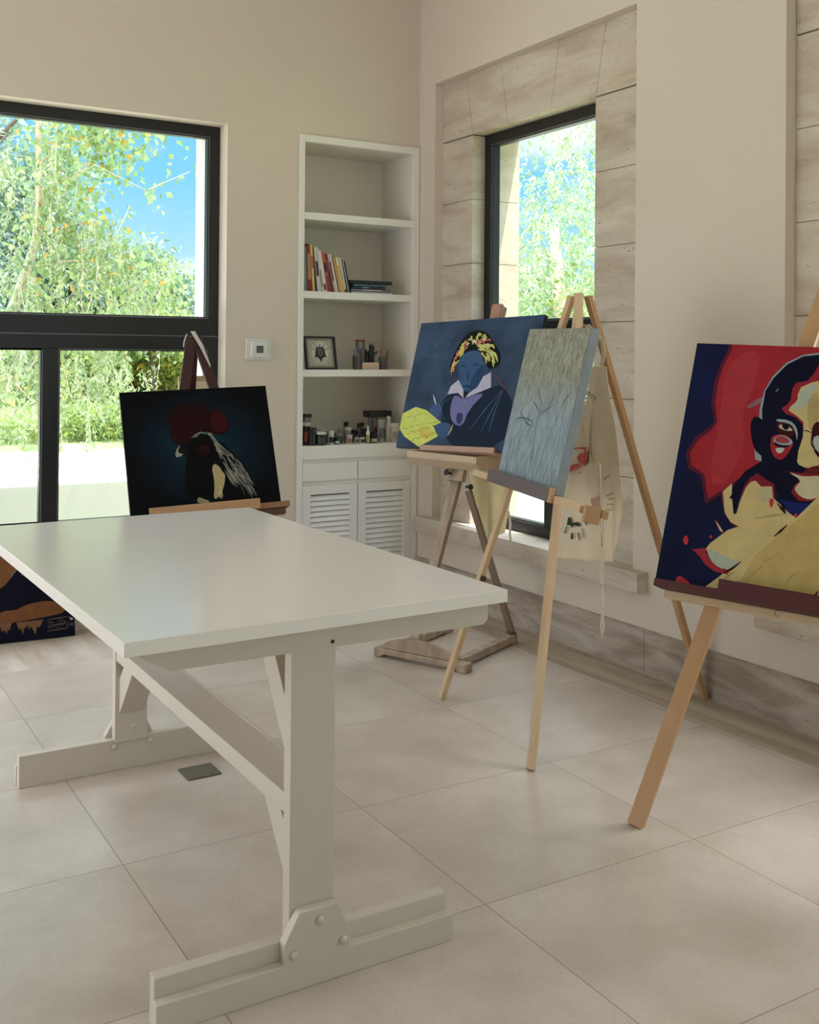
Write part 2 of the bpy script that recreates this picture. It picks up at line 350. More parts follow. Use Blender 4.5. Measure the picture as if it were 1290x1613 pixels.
# ------------------------------------------------------------------ things on the shelves
def book_upright(px, col, label, edge=None, band=None):
    """px: top-left, top-right, bottom-left, bottom-right x and top height, all on the spine plane"""
    (x0, x1, x2, x3, zt) = px; z0 = 1.8825; y0 = .03; dy = .155
    b = MB(); pts = [(x2,y0,z0),(x3,y0,z0),(x1,y0,zt-.002),(x0,y0,zt)]
    b.prism(pts, (0,dy,0)); t = b.build('book', mat('cover', col, .5, var=.05, scale=30), None, origin=((x2+x3)/2, y0, z0), bevel=.0012)
    tag(t, label, 'book', 'books standing on the bookcase shelf')
    f = lambda u, v: V3(x2+(x0-x2)*v+((x3-x2)*(1-v)+(x1-x0)*v)*u, y0-.0006, z0+(zt-z0)*v)
    if band:
        for (v0, v1, c) in band:
            MB().add([f(.15,v0),f(.85,v0),f(.85,v1),f(.15,v1)], [(0,1,2,3)]).build('spine_title', mat('ink', c, .6), t)
    pg = MB().prism([f(.2,.985)+V3(0,.006,0), f(.8,.985)+V3(0,.006,0), f(.8,1.004)+V3(0,.006,0), f(.2,1.004)+V3(0,.006,0)], (0,dy-.01,0)); pg.build('pages', M_paper, t)
    return t
M_paper = mat('paper', (214,206,190), .8)
BK = [[(-0.7927, -0.7827, -0.7971, -0.7733, 2.1555), (-0.7802, -0.7613, -0.7708, -0.7381, 2.1727), (-0.7601, -0.7424, -0.7362, -0.7197, 2.1681), (-0.7418, -0.7348, -0.7185, -0.7058, 2.1567), (-0.7336, -0.7127, -0.7039, -0.6791, 2.1555), (-0.7114, -0.6994, -0.6778, -0.6618, 2.1532), (-0.6981, -0.6835, -0.6606, -0.6369, 2.1338), (-0.6822, -0.6618, -0.6356, -0.6092, 2.1315), (-0.6586, -0.6426, -0.608, -0.5886, 2.12), (-0.6407, -0.6278, -0.5873, -0.5724, 2.1166), (-0.6265, -0.6143, -0.5718, -0.5601, 2.1166), (-0.6137, -0.6047, -0.5595, -0.553, 2.1086), (-0.6034, -0.5898, -0.5523, -0.5432, 2.0982), (-0.5879, -0.5659, -0.5425, -0.5171, 2.1028), (-0.5646, -0.5451, -0.5165, -0.5008, 2.1017), (-0.5438, -0.5359, -0.5001, -0.4909, 2.0902), (-0.5346, -0.5281, -0.4903, -0.485, 2.0799), (-0.5268, -0.5177, -0.4844, -0.4745, 2.0799)]][0]
BD = [((120,128,116), 'thin grey-green book at the left end of the row', None), ((132,44,36), 'dark red book second in the row, beside the thin grey-green one', [(.25,.8,(190,140,110))]),
 ((222,186,108), 'yellow book leaning right against a dark red book', [(.5,.75,(190,90,60))]), ((42,40,34), 'thin dark book behind the wide pale spine, right of the yellow book', None),
 ((206,194,192), 'widest pale pinkish-white book with black spine lettering', [(.35,.68,(60,52,56))]), ((214,206,196), 'slim off-white book right of the widest pale one', [(.1,.5,(150,130,120))]),
 ((220,212,202), 'bright white book left of the orange and blue spine', [(.05,.2,(120,40,70))]), ((186,88,66), 'orange-red book with a dark blue patch on its spine', [(.5,.72,(30,38,80)), (.02,.4,(120,66,66))]),
 ((104,28,30), 'maroon book right of the orange and blue spine', [(.55,.85,(150,70,60))]), ((196,186,180), 'grey-white book right of the maroon book', [(.3,.8,(120,50,54))]),
 ((216,210,200), 'slim white book, second right of the maroon book', None), ((70,66,60), 'very thin dark book in the middle right of the row', None),
 ((212,150,104), 'thin peach-coloured book left of the mustard spine', None), ((208,172,92), 'mustard and cream book near the right end of the row', [(.75,.98,(226,214,176))]),
 ((190,186,176), 'light grey book right of the mustard one', [(.0,.1,(40,36,60))]), ((22,22,26), 'thin black book, left of the two black ones closing the row', None),
 ((204,200,196), 'very thin white booklet between the two black books', None), ((20,20,26), 'thin black book closing the right end of the row', None)]
for px, (c, l, band) in zip(BK, BD): book_upright(px, c, l, None, band)
def book_flat(x0, x1, z0, z1, y0, y1, col, label, cover=None, band=None, kind='book', cat='book', grp='books lying flat in the pile'):
    t = thing(kind, label, cat, ((x0+x1)/2, (y0+y1)/2, z0), grp)
    c = mat('cover', col, .45, var=.04, scale=30); h = min(.003, (z1-z0)*.2)
    b = MB(); b.box(x0, x1, y0, y1, z0, z0+h); b.box(x0, x1, y0, y1, z1-h, z1); b.box(x0, x1, y0, y0+.004, z0, z1); b.build('cover', c, t, bevel=.0006)
    MB().box(x0+.004, x1-.004, y0+.004, y1-.004, z0+h, z1-h).build('pages', M_paper, t)
    if band: MB().box(x0+(x1-x0)*band[0], x0+(x1-x0)*band[1], y0-.0008, y0, z0+(z1-z0)*.3, z0+(z1-z0)*.75).build('spine_title', mat('ink', band[2], .5), t)
def XS(q): return -.62+q
zb = 1.8825
book_flat(-0.4726+.004, -0.1755, zb, zb+.0125, .03, .18, (206,202,192), 'white magazine at the bottom of the flat pile')
book_flat(-0.4728+.004, -0.1991, zb+.013, zb+.029, .035, .18, (134,128,132), 'grey book with pale spine lettering, second from the bottom of the pile', band=(.3,.8,(216,196,200)))
book_flat(-0.4596, -0.2202, zb+.0295, zb+.046, .035, .175, (34,52,70), 'dark blue book in the flat pile above the grey one', band=(.3,.5,(110,150,170)))
book_flat(-0.4508, -0.2204, zb+.0465, zb+.0585, .032, .175, (104,132,148), 'light blue book in the pile, directly under the black tray')
t = thing('document_tray', 'flat black tray tilted on top of the book pile', 'tray', (-.41, .1, zb+.06))
x0, x1 = -0.4876, -0.1821; z0 = zb+.0595
MB().box(x0, x1, .02, .19, z0, z0+.010).build('base', M_dark, t, bevel=.002)
b = MB(); b.box(x0, x1, .02, .026, z0+.010, z0+.022); b.box(x0, x1, .184, .19, z0+.010, z0+.022); b.box(x0, x0+.006, .026, .184, z0+.010, z0+.022); b.box(x1-.006, x1, .026, .184, z0+.010, z0+.022); b.build('rim', M_dark, t, bevel=.001)

# picture frame on the third shelf
zb = 1.4055
fx0, fx1 = -0.7746+.003, -0.5508; W = fx1-fx0-.010; H = .205
t = thing('picture_frame', 'black framed monochrome portrait of a person in a feathered headdress', 'picture frame', ((fx0+fx1)/2, .09, zb))
fo = V3(fx0+.006, .055, zb); fr = V3(1, -.03, 0).normalized(); fu = V3(-.045, .13, .99).normalized(); fn = fr.cross(fu).normalized()
if fn.y > 0: fn = -fn
def FP(u, v, d=0): return fo+fr*(u*W)+fu*(v*H)+fn*d
def panel(b, f, pts, d, mi=0):
    q = [f(u, v, d) for u, v in pts]; tr = tessellate_polygon([q]); n = fn_of(q)
    b.add(q, [tuple(x) for x in tr], mi)
def fn_of(q): return None
b = MB(); th = .055
for (u0, u1, v0, v1) in ((0,1,0,.05),(0,1,.95,1),(0,.062,.05,.95),(.938,1,.05,.95)):
    b.obox(FP(u0, v0, -.006), fr*(u1-u0)*W, fu*(v1-v0)*H, fn*.016)
b.build('frame', M_dark, t, bevel=.001)
MB().obox(FP(.05, .04, -.004), fr*.9*W, fu*.92*H, fn*.003).build('mount', mat('mount_card', (150,140,124), .7), t)
b = MB(); panel(b, FP, [(.14,.11),(.86,.11),(.86,.88),(.14,.88)], .0004, 0)
hd = [(.26,.36),(.22,.5),(.27,.68),(.36,.8),(.5,.86),(.64,.83),(.74,.72),(.78,.55),(.75,.38),(.66,.2),(.34,.2)]
panel(b, FP, hd, .0007, 1)
for k in range(11):
    a = PI*(.08+.084*k); r0, r1 = .2, .36+.03*math.sin(k*2.1)
    cx, cy = .5, .5; ca, sa = math.cos(a), math.sin(a)
    panel(b, FP, [(cx+ca*r0-sa*.016,cy+sa*r0*.95+ca*.012),(cx+ca*r1,cy+sa*r1*.98),(cx+ca*r0+sa*.016,cy+sa*r0*.95-ca*.012)], .001, 2 if k%2 else 3)
panel(b, FP, [(.36,.62),(.42,.68),(.58,.68),(.64,.62),(.66,.46),(.7,.36),(.62,.38),(.56,.32),(.44,.32),(.38,.38),(.3,.34),(.34,.46)], .0013, 2)
panel(b, FP, [(.41,.62),(.5,.65),(.59,.61),(.59,.46),(.55,.4),(.48,.39),(.42,.45)], .0016, 4)
for pts in ([(.42,.56),(.49,.55),(.48,.53),(.43,.54)], [(.52,.55),(.58,.56),(.57,.54),(.53,.53)], [(.46,.45),(.55,.45),(.54,.435),(.47,.435)], [(.49,.52),(.52,.52),(.53,.48),(.48,.48)]): panel(b, FP, pts, .0019, 2)
panel(b, FP, [(.3,.34),(.42,.36),(.5,.22),(.57,.35),(.68,.33),(.72,.16),(.3,.16)], .0015, 3); panel(b, FP, [(.46,.32),(.54,.33),(.5,.2)], .0018, 2)
b.build('print', [mat('print_paper', (176,168,148), .6), mat('print_light', (206,200,186), .6), mat('print_black', (24,22,22), .6), mat('print_white', (190,184,170), .6), mat('print_grey', (96,88,78), .6)], t)

# pen pots, eraser block and figurine
def tumbler(x, y, r, h, z, name, col, label, pens, cat='pot', rough=.2, grp='pen pots on the bookcase shelf'):
    t = thing(name, label, cat, (x, y, z), grp)
    MB().lathe(x, y, z, [(r*.86,0),(r*.9,.004),(r,h),(r*.93,h),(r*.84,.006),(r*.4,.005)], 18).build('cup', mat('pot_plastic', col, rough), t, smooth=False)
    return t
def pen(x, y, z, dx, dy, l, r, col, cap, label):
    t = thing('pen', label, 'pen', (x, y, z), 'pens and pencils in the pots'); p = V3(x, y, z); d = V3(dx, dy, 1).normalized()
    MB().tube([p, p+d*l*.75], r, 8).build('barrel', mat('pen_plastic', col, .35), t); MB().tube([p+d*l*.75, p+d*l*.97, p+d*l], [r*1.1, r*1.05, r*.6], 8).build('cap', mat('pen_cap', cap, .35), t)
ZS = 1.4055
xp = lambda q: q
tumbler(-0.41, .06, .030, .085, ZS, 'pen_pot', (70,62,60), 'dark pen pot at the left of the pen cluster holding blue and green pens', 0)
tumbler(-0.329, .15, .032, .13, ZS, 'pen_pot', (96,88,84), 'tall grey pot behind the cluster carrying the red-lidded jar', 0)
tumbler(-0.2782, .13, .030, .10, ZS, 'pen_pot', (120,114,110), 'grey pen pot directly behind the beige block', 0)
tumbler(-0.2199, .06, .030, .085, ZS, 'pen_pot', (90,80,78), 'pen pot at the right end of the cluster holding pink and red pens', 0)
PX = [[-0.4295, -0.416, -0.4024, -0.3888, -0.2374, -0.2235, -0.2049, -0.1909, -0.256, -0.3797]][0]
pen(PX[0], .055, ZS+.008, -.02, .0, .12, .0035, (60,92,110), (60,110,130), 'blue-green pen leaning left in the left pot')
pen(PX[1], .05, ZS+.008, .12, .0, .125, .0035, (170,176,180), (60,120,140), 'pale pen with a blue cap leaning right in the left pot')
pen(PX[2], .07, ZS+.008, .10, .02, .115, .0035, (150,156,150), (40,100,80), 'grey pen with a green cap in the left pot')
pen(PX[3], .065, ZS+.008, .05, .0, .12, .0035, (60,20,22), (140,30,40), 'dark red pen standing in the left pot')
pen(PX[4], .055, ZS+.008, -.05, .02, .12, .0035, (150,150,150), (170,40,60), 'silver pen with a crimson cap in the right pot')
pen(PX[5], .06, ZS+.008, .05, .0, .115, .0038, (170,160,160), (210,90,120), 'pale pen with a bright pink cap in the right pot')
pen(PX[6], .05, ZS+.008, .10, .01, .11, .0035, (120,110,112), (150,30,50), 'grey pen with a red cap leaning right in the right pot')
pen(PX[7]-.006, .07, ZS+.008, .12, .03, .115, .0035, (100,96,98), (120,40,60), 'dark pen at the far right of the pen pots')
t = thing('marker_pen', 'thick red marker standing behind the black figurine', 'marker', (PX[8]-.004, .12, ZS)); MB().tube([(PX[8]-.004,.12,ZS),(PX[8]-.004,.12,ZS+.105)], .008, 12).build('barrel', mat('marker_grey', (120,116,116), .4), t); MB().tube([(PX[8]-.004,.12,ZS+.105),(PX[8]-.004,.12,ZS+.15)], .0085, 12).build('cap', mat('marker_red', (128,20,26), .4), t)
t = thing('glass_jar', 'small clear jar with a dark red lid raised behind the pens', 'jar', (-0.3417, .15, ZS+.13)); jx = -0.3394
MB().lathe(jx, .15, ZS+.131, [(.028,0),(.030,.004),(.030,.045)], 18).build('jar_body', mat('cloudy_glass', (128,118,112), .15), t, smooth=False); MB().lathe(jx, .15, ZS+.176, [(.032,0),(.032,.012)], 18).build('lid', mat('lid_red', (122,30,32), .4), t)
t = MB().box(-0.3844, -0.2657, .03, .075, ZS, ZS+.044).build('wooden_block', mat('beige_block', (206,178,154), .6), None, origin=(-.5,.05,ZS), bevel=.002); tag(t, 'small beige rectangular block in front of the pen pots', 'block')
fxc = -0.2908
t = thing('figurine', 'small black horned figurine rising behind the beige block', 'figurine', (fxc, .095, ZS))
MB().lathe(fxc, .095, ZS, [(.024,0),(.026,.01),(.02,.04),(.018,.07),(.024,.095),(.022,.115),(.012,.125),(.015,.135),(.013,.15),(.004,.158)], 14).build('body', M_dark, t, smooth=True)
for s_ in (-1, 1): MB().tube([(fxc+s_*.008,.095,ZS+.148),(fxc+s_*.012,.095,ZS+.162),(fxc+s_*.009,.095,ZS+.172)], [.004,.003,.0008], 6).build('horn', M_dark, t)
for s_ in (-1, 1): MB().tube([(fxc+s_*.018,.095,ZS+.105),(fxc+s_*.034,.09,ZS+.10),(fxc+s_*.038,.085,ZS+.118)], [.007,.006,.004], 7).build('arm', M_dark, t)

# jars and bottles on the counter; every entry is one container
ZK = .9425
def jar(px, py, y, w, h, body, lid, label, lidh=.25, tag_c=None, name='paint_jar', cat='jar', z=None, neck=1, lidw=1.02, tall=None):
    x = px; r = w/2; z = ZK if z is None else z; lh = h*lidh
    t = thing(name, label, cat, (x, y, z), 'paint jars and bottles on the bookcase counter'); bh = h-lh
    prof = [(r*.92,0),(r,.004),(r,bh*(.86 if neck == 1 else .68)),(r*neck*.98,bh*.94),(r*neck*.9,bh)]
    MB().lathe(x, y, z, prof, 20).build('jar_body', mat('container', body, .3), t, smooth=False)
    MB().lathe(x, y, z+bh, [(r*lidw*neck,0),(r*lidw*neck,lh-.002),(r*lidw*neck-.002,lh)], 20).build('lid', mat('container_lid', lid, .35), t)
    if tag_c:
        b = MB(); n = 9; a0, a1 = -PI*.5-.95, -PI*.5+.75
        ring = [(x+(r+.0006)*math.cos(a0+(a1-a0)*k/n), y+(r+.0006)*math.sin(a0+(a1-a0)*k/n)) for k in range(n+1)]
        v = [(p[0],p[1],z+bh*.18) for p in ring]+[(p[0],p[1],z+bh*.68) for p in ring]
        b.add(v, [(i,i+1,i+n+2,i+n+1) for i in range(n)]).build('label', mat('paper_label', tag_c, .6), t)
    return t
JR = [(-0.7531, 0.07, 0.053, 0.1395), (-0.6833, 0.16, 0.0567, 0.0624), (-0.7103, 0.2, 0.0228, 0.1427), (-0.73, 0.035, 0.0527, 0.1082), (-0.6759, 0.02, 0.0664, 0.083), (-0.6212, 0.12, 0.0535, 0.0901), (-0.5898, 0.06, 0.0418, 0.0836), (-0.5539, 0.05, 0.0362, 0.0417), (-0.551, 0.22, 0.063, 0.0687), (-0.5309, 0.17, 0.0454, 0.0625), (-0.5043, 0.12, 0.0479, 0.0619), (-0.4527, 0.2, 0.0342, 0.0799), (-0.4453, 0.11, 0.045, 0.0984), (-0.4103, 0.2, 0.0314, 0.1255), (-0.4643, 0.05, 0.0389, 0.0556), (-0.3781, 0.16, 0.0425, 0.0765), (-0.3174, 0.2, 0.0342, 0.1141), (-0.2962, 0.19, 0.0313, 0.1196), (-0.412, 0.05, 0.0334, 0.0556), (-0.3789, 0.04, 0.0389, 0.0555), (-0.349, 0.02, 0.0288, 0.1134), (-0.2453, 0.18, 0.0341, 0.1536), (-0.213, 0.17, 0.0397, 0.1505), (-0.2101, 0.1, 0.0449, 0.1403), (-0.1734, 0.12, 0.0281, 0.1295), (-0.1534, 0.1, 0.0477, 0.1627), (-0.1312, 0.06, 0.0613, 0.1198), (-0.2956, 0.05, 0.0528, 0.0668), (-0.3213, 0.12, 0.0394, 0.0844)]
JD = [((24,20,22),(196,190,180),'large black jar with white lid and red label at the left of the counter',.16,(150,60,52)),
 None,
 ((150,138,120),(140,128,110),'beige tube-like container at the left wall of the niche',.1,None),
 ((26,24,26),(30,28,30),'black jar with a round black cap beside the red-labelled jar',.25,None),
 ((20,20,22),(204,202,196),'squat black jar with a white lid at the front of the counter',.2,(64,62,64)),
 ((150,146,140),(198,192,182),'clear jar with a cream lid behind the squat black jar',.24,None),
 ((196,192,186),(206,202,194),'white jar with a black and white label right of the squat black jar',.2,(40,38,40)),
 ((26,25,27),(24,24,26),'low black pot with a white label in front',.3,(200,198,194)),
 ((70,62,54),(90,82,70),'dark jar with a flat olive lid at the back left of the counter',.15,None),
 ((112,92,78),(52,46,42),'small brown jar at the back behind the white jar',.25,None),
 ((66,92,82),(140,130,122),'green paint jar left of the middle of the counter',.3,(90,110,100)),
 ((110,100,96),(150,138,130),'short pinkish jar behind the green one',.3,None),
 ((150,142,134),(200,194,184),'clear jar with a white screw lid in the middle of the counter',.2,(118,100,90)),
 ((96,90,84),(30,28,28),'tall jar with a square black cap at the back middle',.22,None),
 ((180,166,156),(196,188,180),'small white jar with a reddish print in the middle front',.2,(150,90,80)),
 ((40,36,36),(22,21,22),'black jar right of the middle at the back',.25,None),
 ((92,88,86),(34,32,32),'small bottle with a dark brown cap at the back right of the middle',.22,None),
 ((110,106,104),(20,20,22),'small grey bottle with a big black cap near the back',.22,None),
 ((170,166,160),(30,28,30),'small pale jar with a black lid left of the dropper bottle',.3,(90,86,84)),
 ((190,186,180),(32,30,30),'tiny white pot touching the dropper bottle',.3,(60,58,58)),
 None,
 ((120,116,116),(140,136,132),'tall clear tube bottle under the black box, left one',.1,None),
 ((132,122,124),(140,136,132),'tall clear tube bottle with a crimson mark under the black box',.1,(120,50,80)),
 ((166,162,156),(180,174,166),'tall pale bottle with dark lettering right of the crimson-marked one',.06,(110,106,104)),
 ((180,176,168),(190,186,178),'narrow white bottle left of the round tub',.08,(36,34,36)),
 ((206,202,192),(212,208,198),'tall white bottle with a tapered shoulder behind the round tub',.14,None),
 ((196,188,172),(208,200,186),'wide cream tub with a ribbed lid at the right',.2,(150,144,132)),
 ((34,32,34),(26,25,27),'black and white low pot right of the dropper bottle',.4,(190,186,180)),
 ((50,46,46),(24,23,24),'dark jar behind the dropper bottle',.3,None)]
for q, d in zip(JR, JD):
    if d is None: continue
    x, y, w, h = q; nk = 1
    if 'tapered' in d[2]: nk = .5
    if 'small bottle' in d[2] or 'grey bottle' in d[2]: nk = .7
    jar(x, 0, y, w, h, d[0], d[1], d[2], d[3], d[4], neck=nk, name='paint_jar' if 'bottle' not in d[2] else 'bottle', cat='jar' if 'bottle' not in d[2] else 'bottle')
x, y, w, h = JR[20]
t = thing('dropper_bottle', 'clear dropper bottle of yellow liquid with a pointed white nozzle', 'bottle', (x, y, ZK), 'paint jars and bottles on the bookcase counter')
MB().lathe(x, y, ZK, [(w*.44,0),(w*.46,h*.02),(w*.46,h*.42),(w*.4,h*.48)], 18).build('bottle_body', mat('yellow_liquid', (168,150,88), .2), t)
MB().lathe(x, y, ZK+h*.48, [(w*.42,0),(w*.42,h*.14),(w*.24,h*.22),(w*.2,h*.34),(w*.09,h*.5),(w*.05,h*.52)], 18).build('nozzle', M_white, t)
x, y, w, h = JR[1]
t = thing('ink_bottle', 'small square bottle with a black cap standing on the white-lidded black jar', 'bottle', (x, JR[0][1], ZK), 'paint jars and bottles on the bookcase counter')
zt = ZK+JR[0][3]+.001; x = JR[0][0]+.004; yy = JR[0][1]
MB().box(x-.02, x+.02, yy-.02, yy+.02, zt, zt+.028).build('bottle_body', mat('ink_glass', (120,114,108), .2), t, bevel=.003); MB().box(x-.024, x+.024, yy-.022, yy+.022, zt+.028, zt+.05).build('cap', M_dark, t, bevel=.002)
bx0, bx1 = -0.2778, -0.1135; bz = ZK+max(JR[21][3], JR[22][3])+.001
t = MB().box(bx0, bx1, .13, .22, bz, bz+.04).build('black_box', M_dark, None, origin=((bx0+bx1)/2,.17,bz), bevel=.002); tag(t, 'long black box lying across the tall bottles at the back right', 'box')

# ------------------------------------------------------------------ white trestle table
t = thing('trestle_table', 'large white painted trestle table with a thick top and heavy feet', 'table', (-2.44,-2.77,0))
cs = [[(-2.9231, -3.6101, 0.885), (-1.9013, -3.583, 0.885), (-1.9245, -1.8688, 0.885), (-2.9469, -1.8923, 0.885)]][0]
b = MB(); b.prism([(c[0],c[1],.852) for c in cs], (0,0,.033)); b.build('tabletop', M_table, t, bevel=.0015)
yf, ym, yi = -3.564, -3.536, -3.503
def trestle(sgn, yo):
    """sgn 1: near end, outer face at yo; -1: far end mirrored"""
    f = lambda d: yo+sgn*d
    xa, xb = -2.83, -2.052
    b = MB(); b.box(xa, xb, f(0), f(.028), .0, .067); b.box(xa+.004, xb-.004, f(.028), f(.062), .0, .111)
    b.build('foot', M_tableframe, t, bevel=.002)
    g = MB(); pts = [(-2.525,.06),(-2.349,.06),(-2.351,.112),(-2.383,.18),(-2.486,.18),(-2.524,.115)]
    g.prism([(p, f(0), q) for p, q in pts], (0, sgn*.028, 0)); gp = g.build('gusset_plate', M_tableframe, t, bevel=.002)
    for (p, q) in ((-2.433,.152),(-2.37,.088),(-2.5,.087)):
        for yy, dd in ((f(-.001), -sgn), (f(.0632), sgn)):
            bb = MB(); pr = [(.0105,0),(.0105,.003),(.008,.007),(.003,.009)]; seg = 12
            v = [(p+r*math.cos(2*PI*k/seg), yy+dd*h, q+r*math.sin(2*PI*k/seg)) for r, h in pr for k in range(seg)]
            fa = [(i*seg+k, i*seg+(k+1)%seg, (i+1)*seg+(k+1)%seg, (i+1)*seg+k) for i in range(3) for k in range(seg)]+[tuple(3*seg+k for k in range(seg))]
            bb.add(v, fa).build('bolt', M_tableframe, gp, smooth=True)
    xl, xr = -2.50, -2.382
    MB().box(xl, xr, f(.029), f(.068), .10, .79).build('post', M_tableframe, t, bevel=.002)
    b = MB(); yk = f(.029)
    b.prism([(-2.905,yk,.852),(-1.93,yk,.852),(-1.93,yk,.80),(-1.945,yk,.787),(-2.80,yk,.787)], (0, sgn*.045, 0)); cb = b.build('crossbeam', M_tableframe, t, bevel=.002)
    # knee braces between post and top and between post and stretcher
    for (p, q) in (((-2.441, f(.066), .475), (-2.441, f(.31), .86)),):
        k = MB(); q2 = V3(*q); p2 = V3(*p); k.prism([(-2.485, p[1], .49),(-2.485, p[1], .62),(-2.485, f(.235), .852),(-2.485, f(.325), .852)], (.09,0,0)); k.build('upper_brace', M_tableframe, t, bevel=.002)
    k = MB(); k.prism([(-2.485, f(.066), .20),(-2.485, f(.066), .33),(-2.485, f(.135), .40),(-2.485, f(.235), .40)], (.09,0,0)); k.build('lower_brace', M_tableframe, t, bevel=.002)
    return cb
cb = trestle(1, yf); trestle(-1, -1.972)
MB().box(-2.497, -2.385, -3.498, -2.04, .394, .442).build('stretcher', M_tableframe, t, bevel=.002)
hx, hz = (-2.3911, 0.8013)
b = MB(); b.tube([(hx,-3.5362,hz),(hx,-3.5352,hz)], .005, 12).build('bolt_hole', M_dark, cb)
hw = MB()

# floor socket cover
t = MB().box(-2.300, -2.176, -2.252, -2.142, .0005, .006).build('floor_socket', M_metal, None, origin=(-2.24,-2.2,0), bevel=.0015)
tag(t, 'flat grey metal socket cover set in the floor tiles behind the table stretcher', 'floor socket')

# ------------------------------------------------------------------ canvases and easels
class Plane:
    """a leaning board: origin at its lower left corner, r along it, u up it, n out of its face"""
    def __init__(s, B, r, u, n, w, h): s.B, s.r, s.u, s.n, s.w, s.h = V3(*B), V3(*r), V3(*u), V3(*n), w, h
    def P(s, a, b, d=0): return s.B+s.r*a+s.u*b+s.n*d
    def box(s, mb, a0, a1, b0, b1, d0, d1, mi=0): return mb.obox(s.P(a0,b0,d0), s.r*(a1-a0), s.u*(b1-b0), s.n*(d1-d0), mi)
ROO = Plane(*((-2.0725, -0.7503, 0.7062), (0.9933, -0.1072, 0.0422), (-0.0039, 0.3343, 0.9425), (-0.1151, -0.9363, 0.3317), 0.759, 0.629)); BLU = Plane(*((-0.6189, -0.7912, 0.9918), (0.2479, -0.9681, 0.0369), (0.2862, 0.1096, 0.9519), (-0.9255, -0.2255, 0.3042), 0.876, 0.723)); GRY = Plane(*((-0.9522, -2.2077, 0.996), (-0.2457, -0.9693, -0.011), (0.2133, -0.0651, 0.9748), (-0.9456, 0.2372, 0.2227), 0.581, 0.634)); RED = Plane(*((-1.0093, -3.2023, 0.753), (0.3795, -0.9246, -0.033), (0.3262, 0.1004, 0.9399), (-0.8658, -0.3675, 0.3397), 0.9, 0.85))
class Paint:
    """thin coats of paint on a canvas, each coat a hair above the one below"""
    def __init__(s, pl, step=.00005): s.pl, s.mb, s.cols, s.d, s.step = pl, MB(), [], .0004, step
    def ci(s, c):
        if c not in s.cols: s.cols.append(c)
        return s.cols.index(c)
    def poly(s, c, pts, smooth=0):
        for _ in range(smooth):
            q = []
            for i in range(len(pts)):
                a, b = pts[i], pts[(i+1)%len(pts)]
                q += [(a[0]*.75+b[0]*.25, a[1]*.75+b[1]*.25), (a[0]*.25+b[0]*.75, a[1]*.25+b[1]*.75)]
            pts = q
        s.d += s.step
        pts = [(min(max(a, .001), s.pl.w-.001), min(max(b, .001), s.pl.h-.001)) for a, b in pts]
        q = [s.pl.P(a, b, s.d) for a, b in pts]; tr = tessellate_polygon([q]); f = []
        for t in tr:
            a, b, e = t
            if (q[b]-q[a]).cross(q[e]-q[a]).dot(s.pl.n) < 0: a, e = e, a
            f.append((a,b,e))
        s.mb.add(q, f, s.ci(c))
    def stroke(s, c, pts, w, lift=None):
        """tapered brush stroke"""
        n = len(pts)
        if n == 2: pts = [pts[0], ((pts[0][0]+pts[1][0])/2,(pts[0][1]+pts[1][1])/2), pts[1]]; n = 3
        L, Rr = [], []
        for i, p in enumerate(pts):
            a, b = pts[max(i-1,0)], pts[min(i+1,n-1)]; dx, dy = b[0]-a[0], b[1]-a[1]; l = math.hypot(dx, dy) or 1
            k = w/2*(math.sin(PI*min(max(i/(n-1), .12), .88))); L.append((p[0]-dy/l*k, p[1]+dx/l*k)); Rr.append((p[0]+dy/l*k, p[1]-dx/l*k))
        d = s.d; s.poly(c, L+Rr[::-1])
        if lift is None: s.d = d+s.step*.15
    def build(s, name, parent, rough=.5, var=.1):
        return s.mb.build(name, [mat('acrylic', c, .7, var=var, scale=22, bump=.15, spec=.12) for c in s.cols], parent)
def arc(pts, n=8):
    """smooth curve through a few points"""
    out = []
    P = [pts[0]]+list(pts)+[pts[-1]]
    for i in range(1, len(P)-2):
        for k in range(n):
            t = k/n; a, b, c, d = P[i-1:i+3]
            out.append(tuple(.5*(2*b[j]+(c[j]-a[j])*t+(2*a[j]-5*b[j]+4*c[j]-d[j])*t*t+(3*b[j]-a[j]-3*c[j]+d[j])*t**3) for j in (0,1)))
    return out+[tuple(pts[-1])]
def canvas(pl, label, depth, edgemat, facemat, base):
    t = thing('canvas_painting', label, 'painting', tuple(base))
    b = MB(); pl.box(b, 0, pl.w, 0, pl.h, -depth, 0); o = b.build('stretched_canvas', edgemat, t, bevel=.0025)
    f = MB(); f.add([pl.P(.0012,.0012,.0003), pl.P(pl.w-.0012,.0012,.0003), pl.P(pl.w-.0012,pl.h-.0012,.0003), pl.P(.0012,pl.h-.0012,.0003)], [(0,1,2,3)]); f.build('painted_ground', facemat, t)
    return t
def drop(p): return (p[0], p[1], 0)

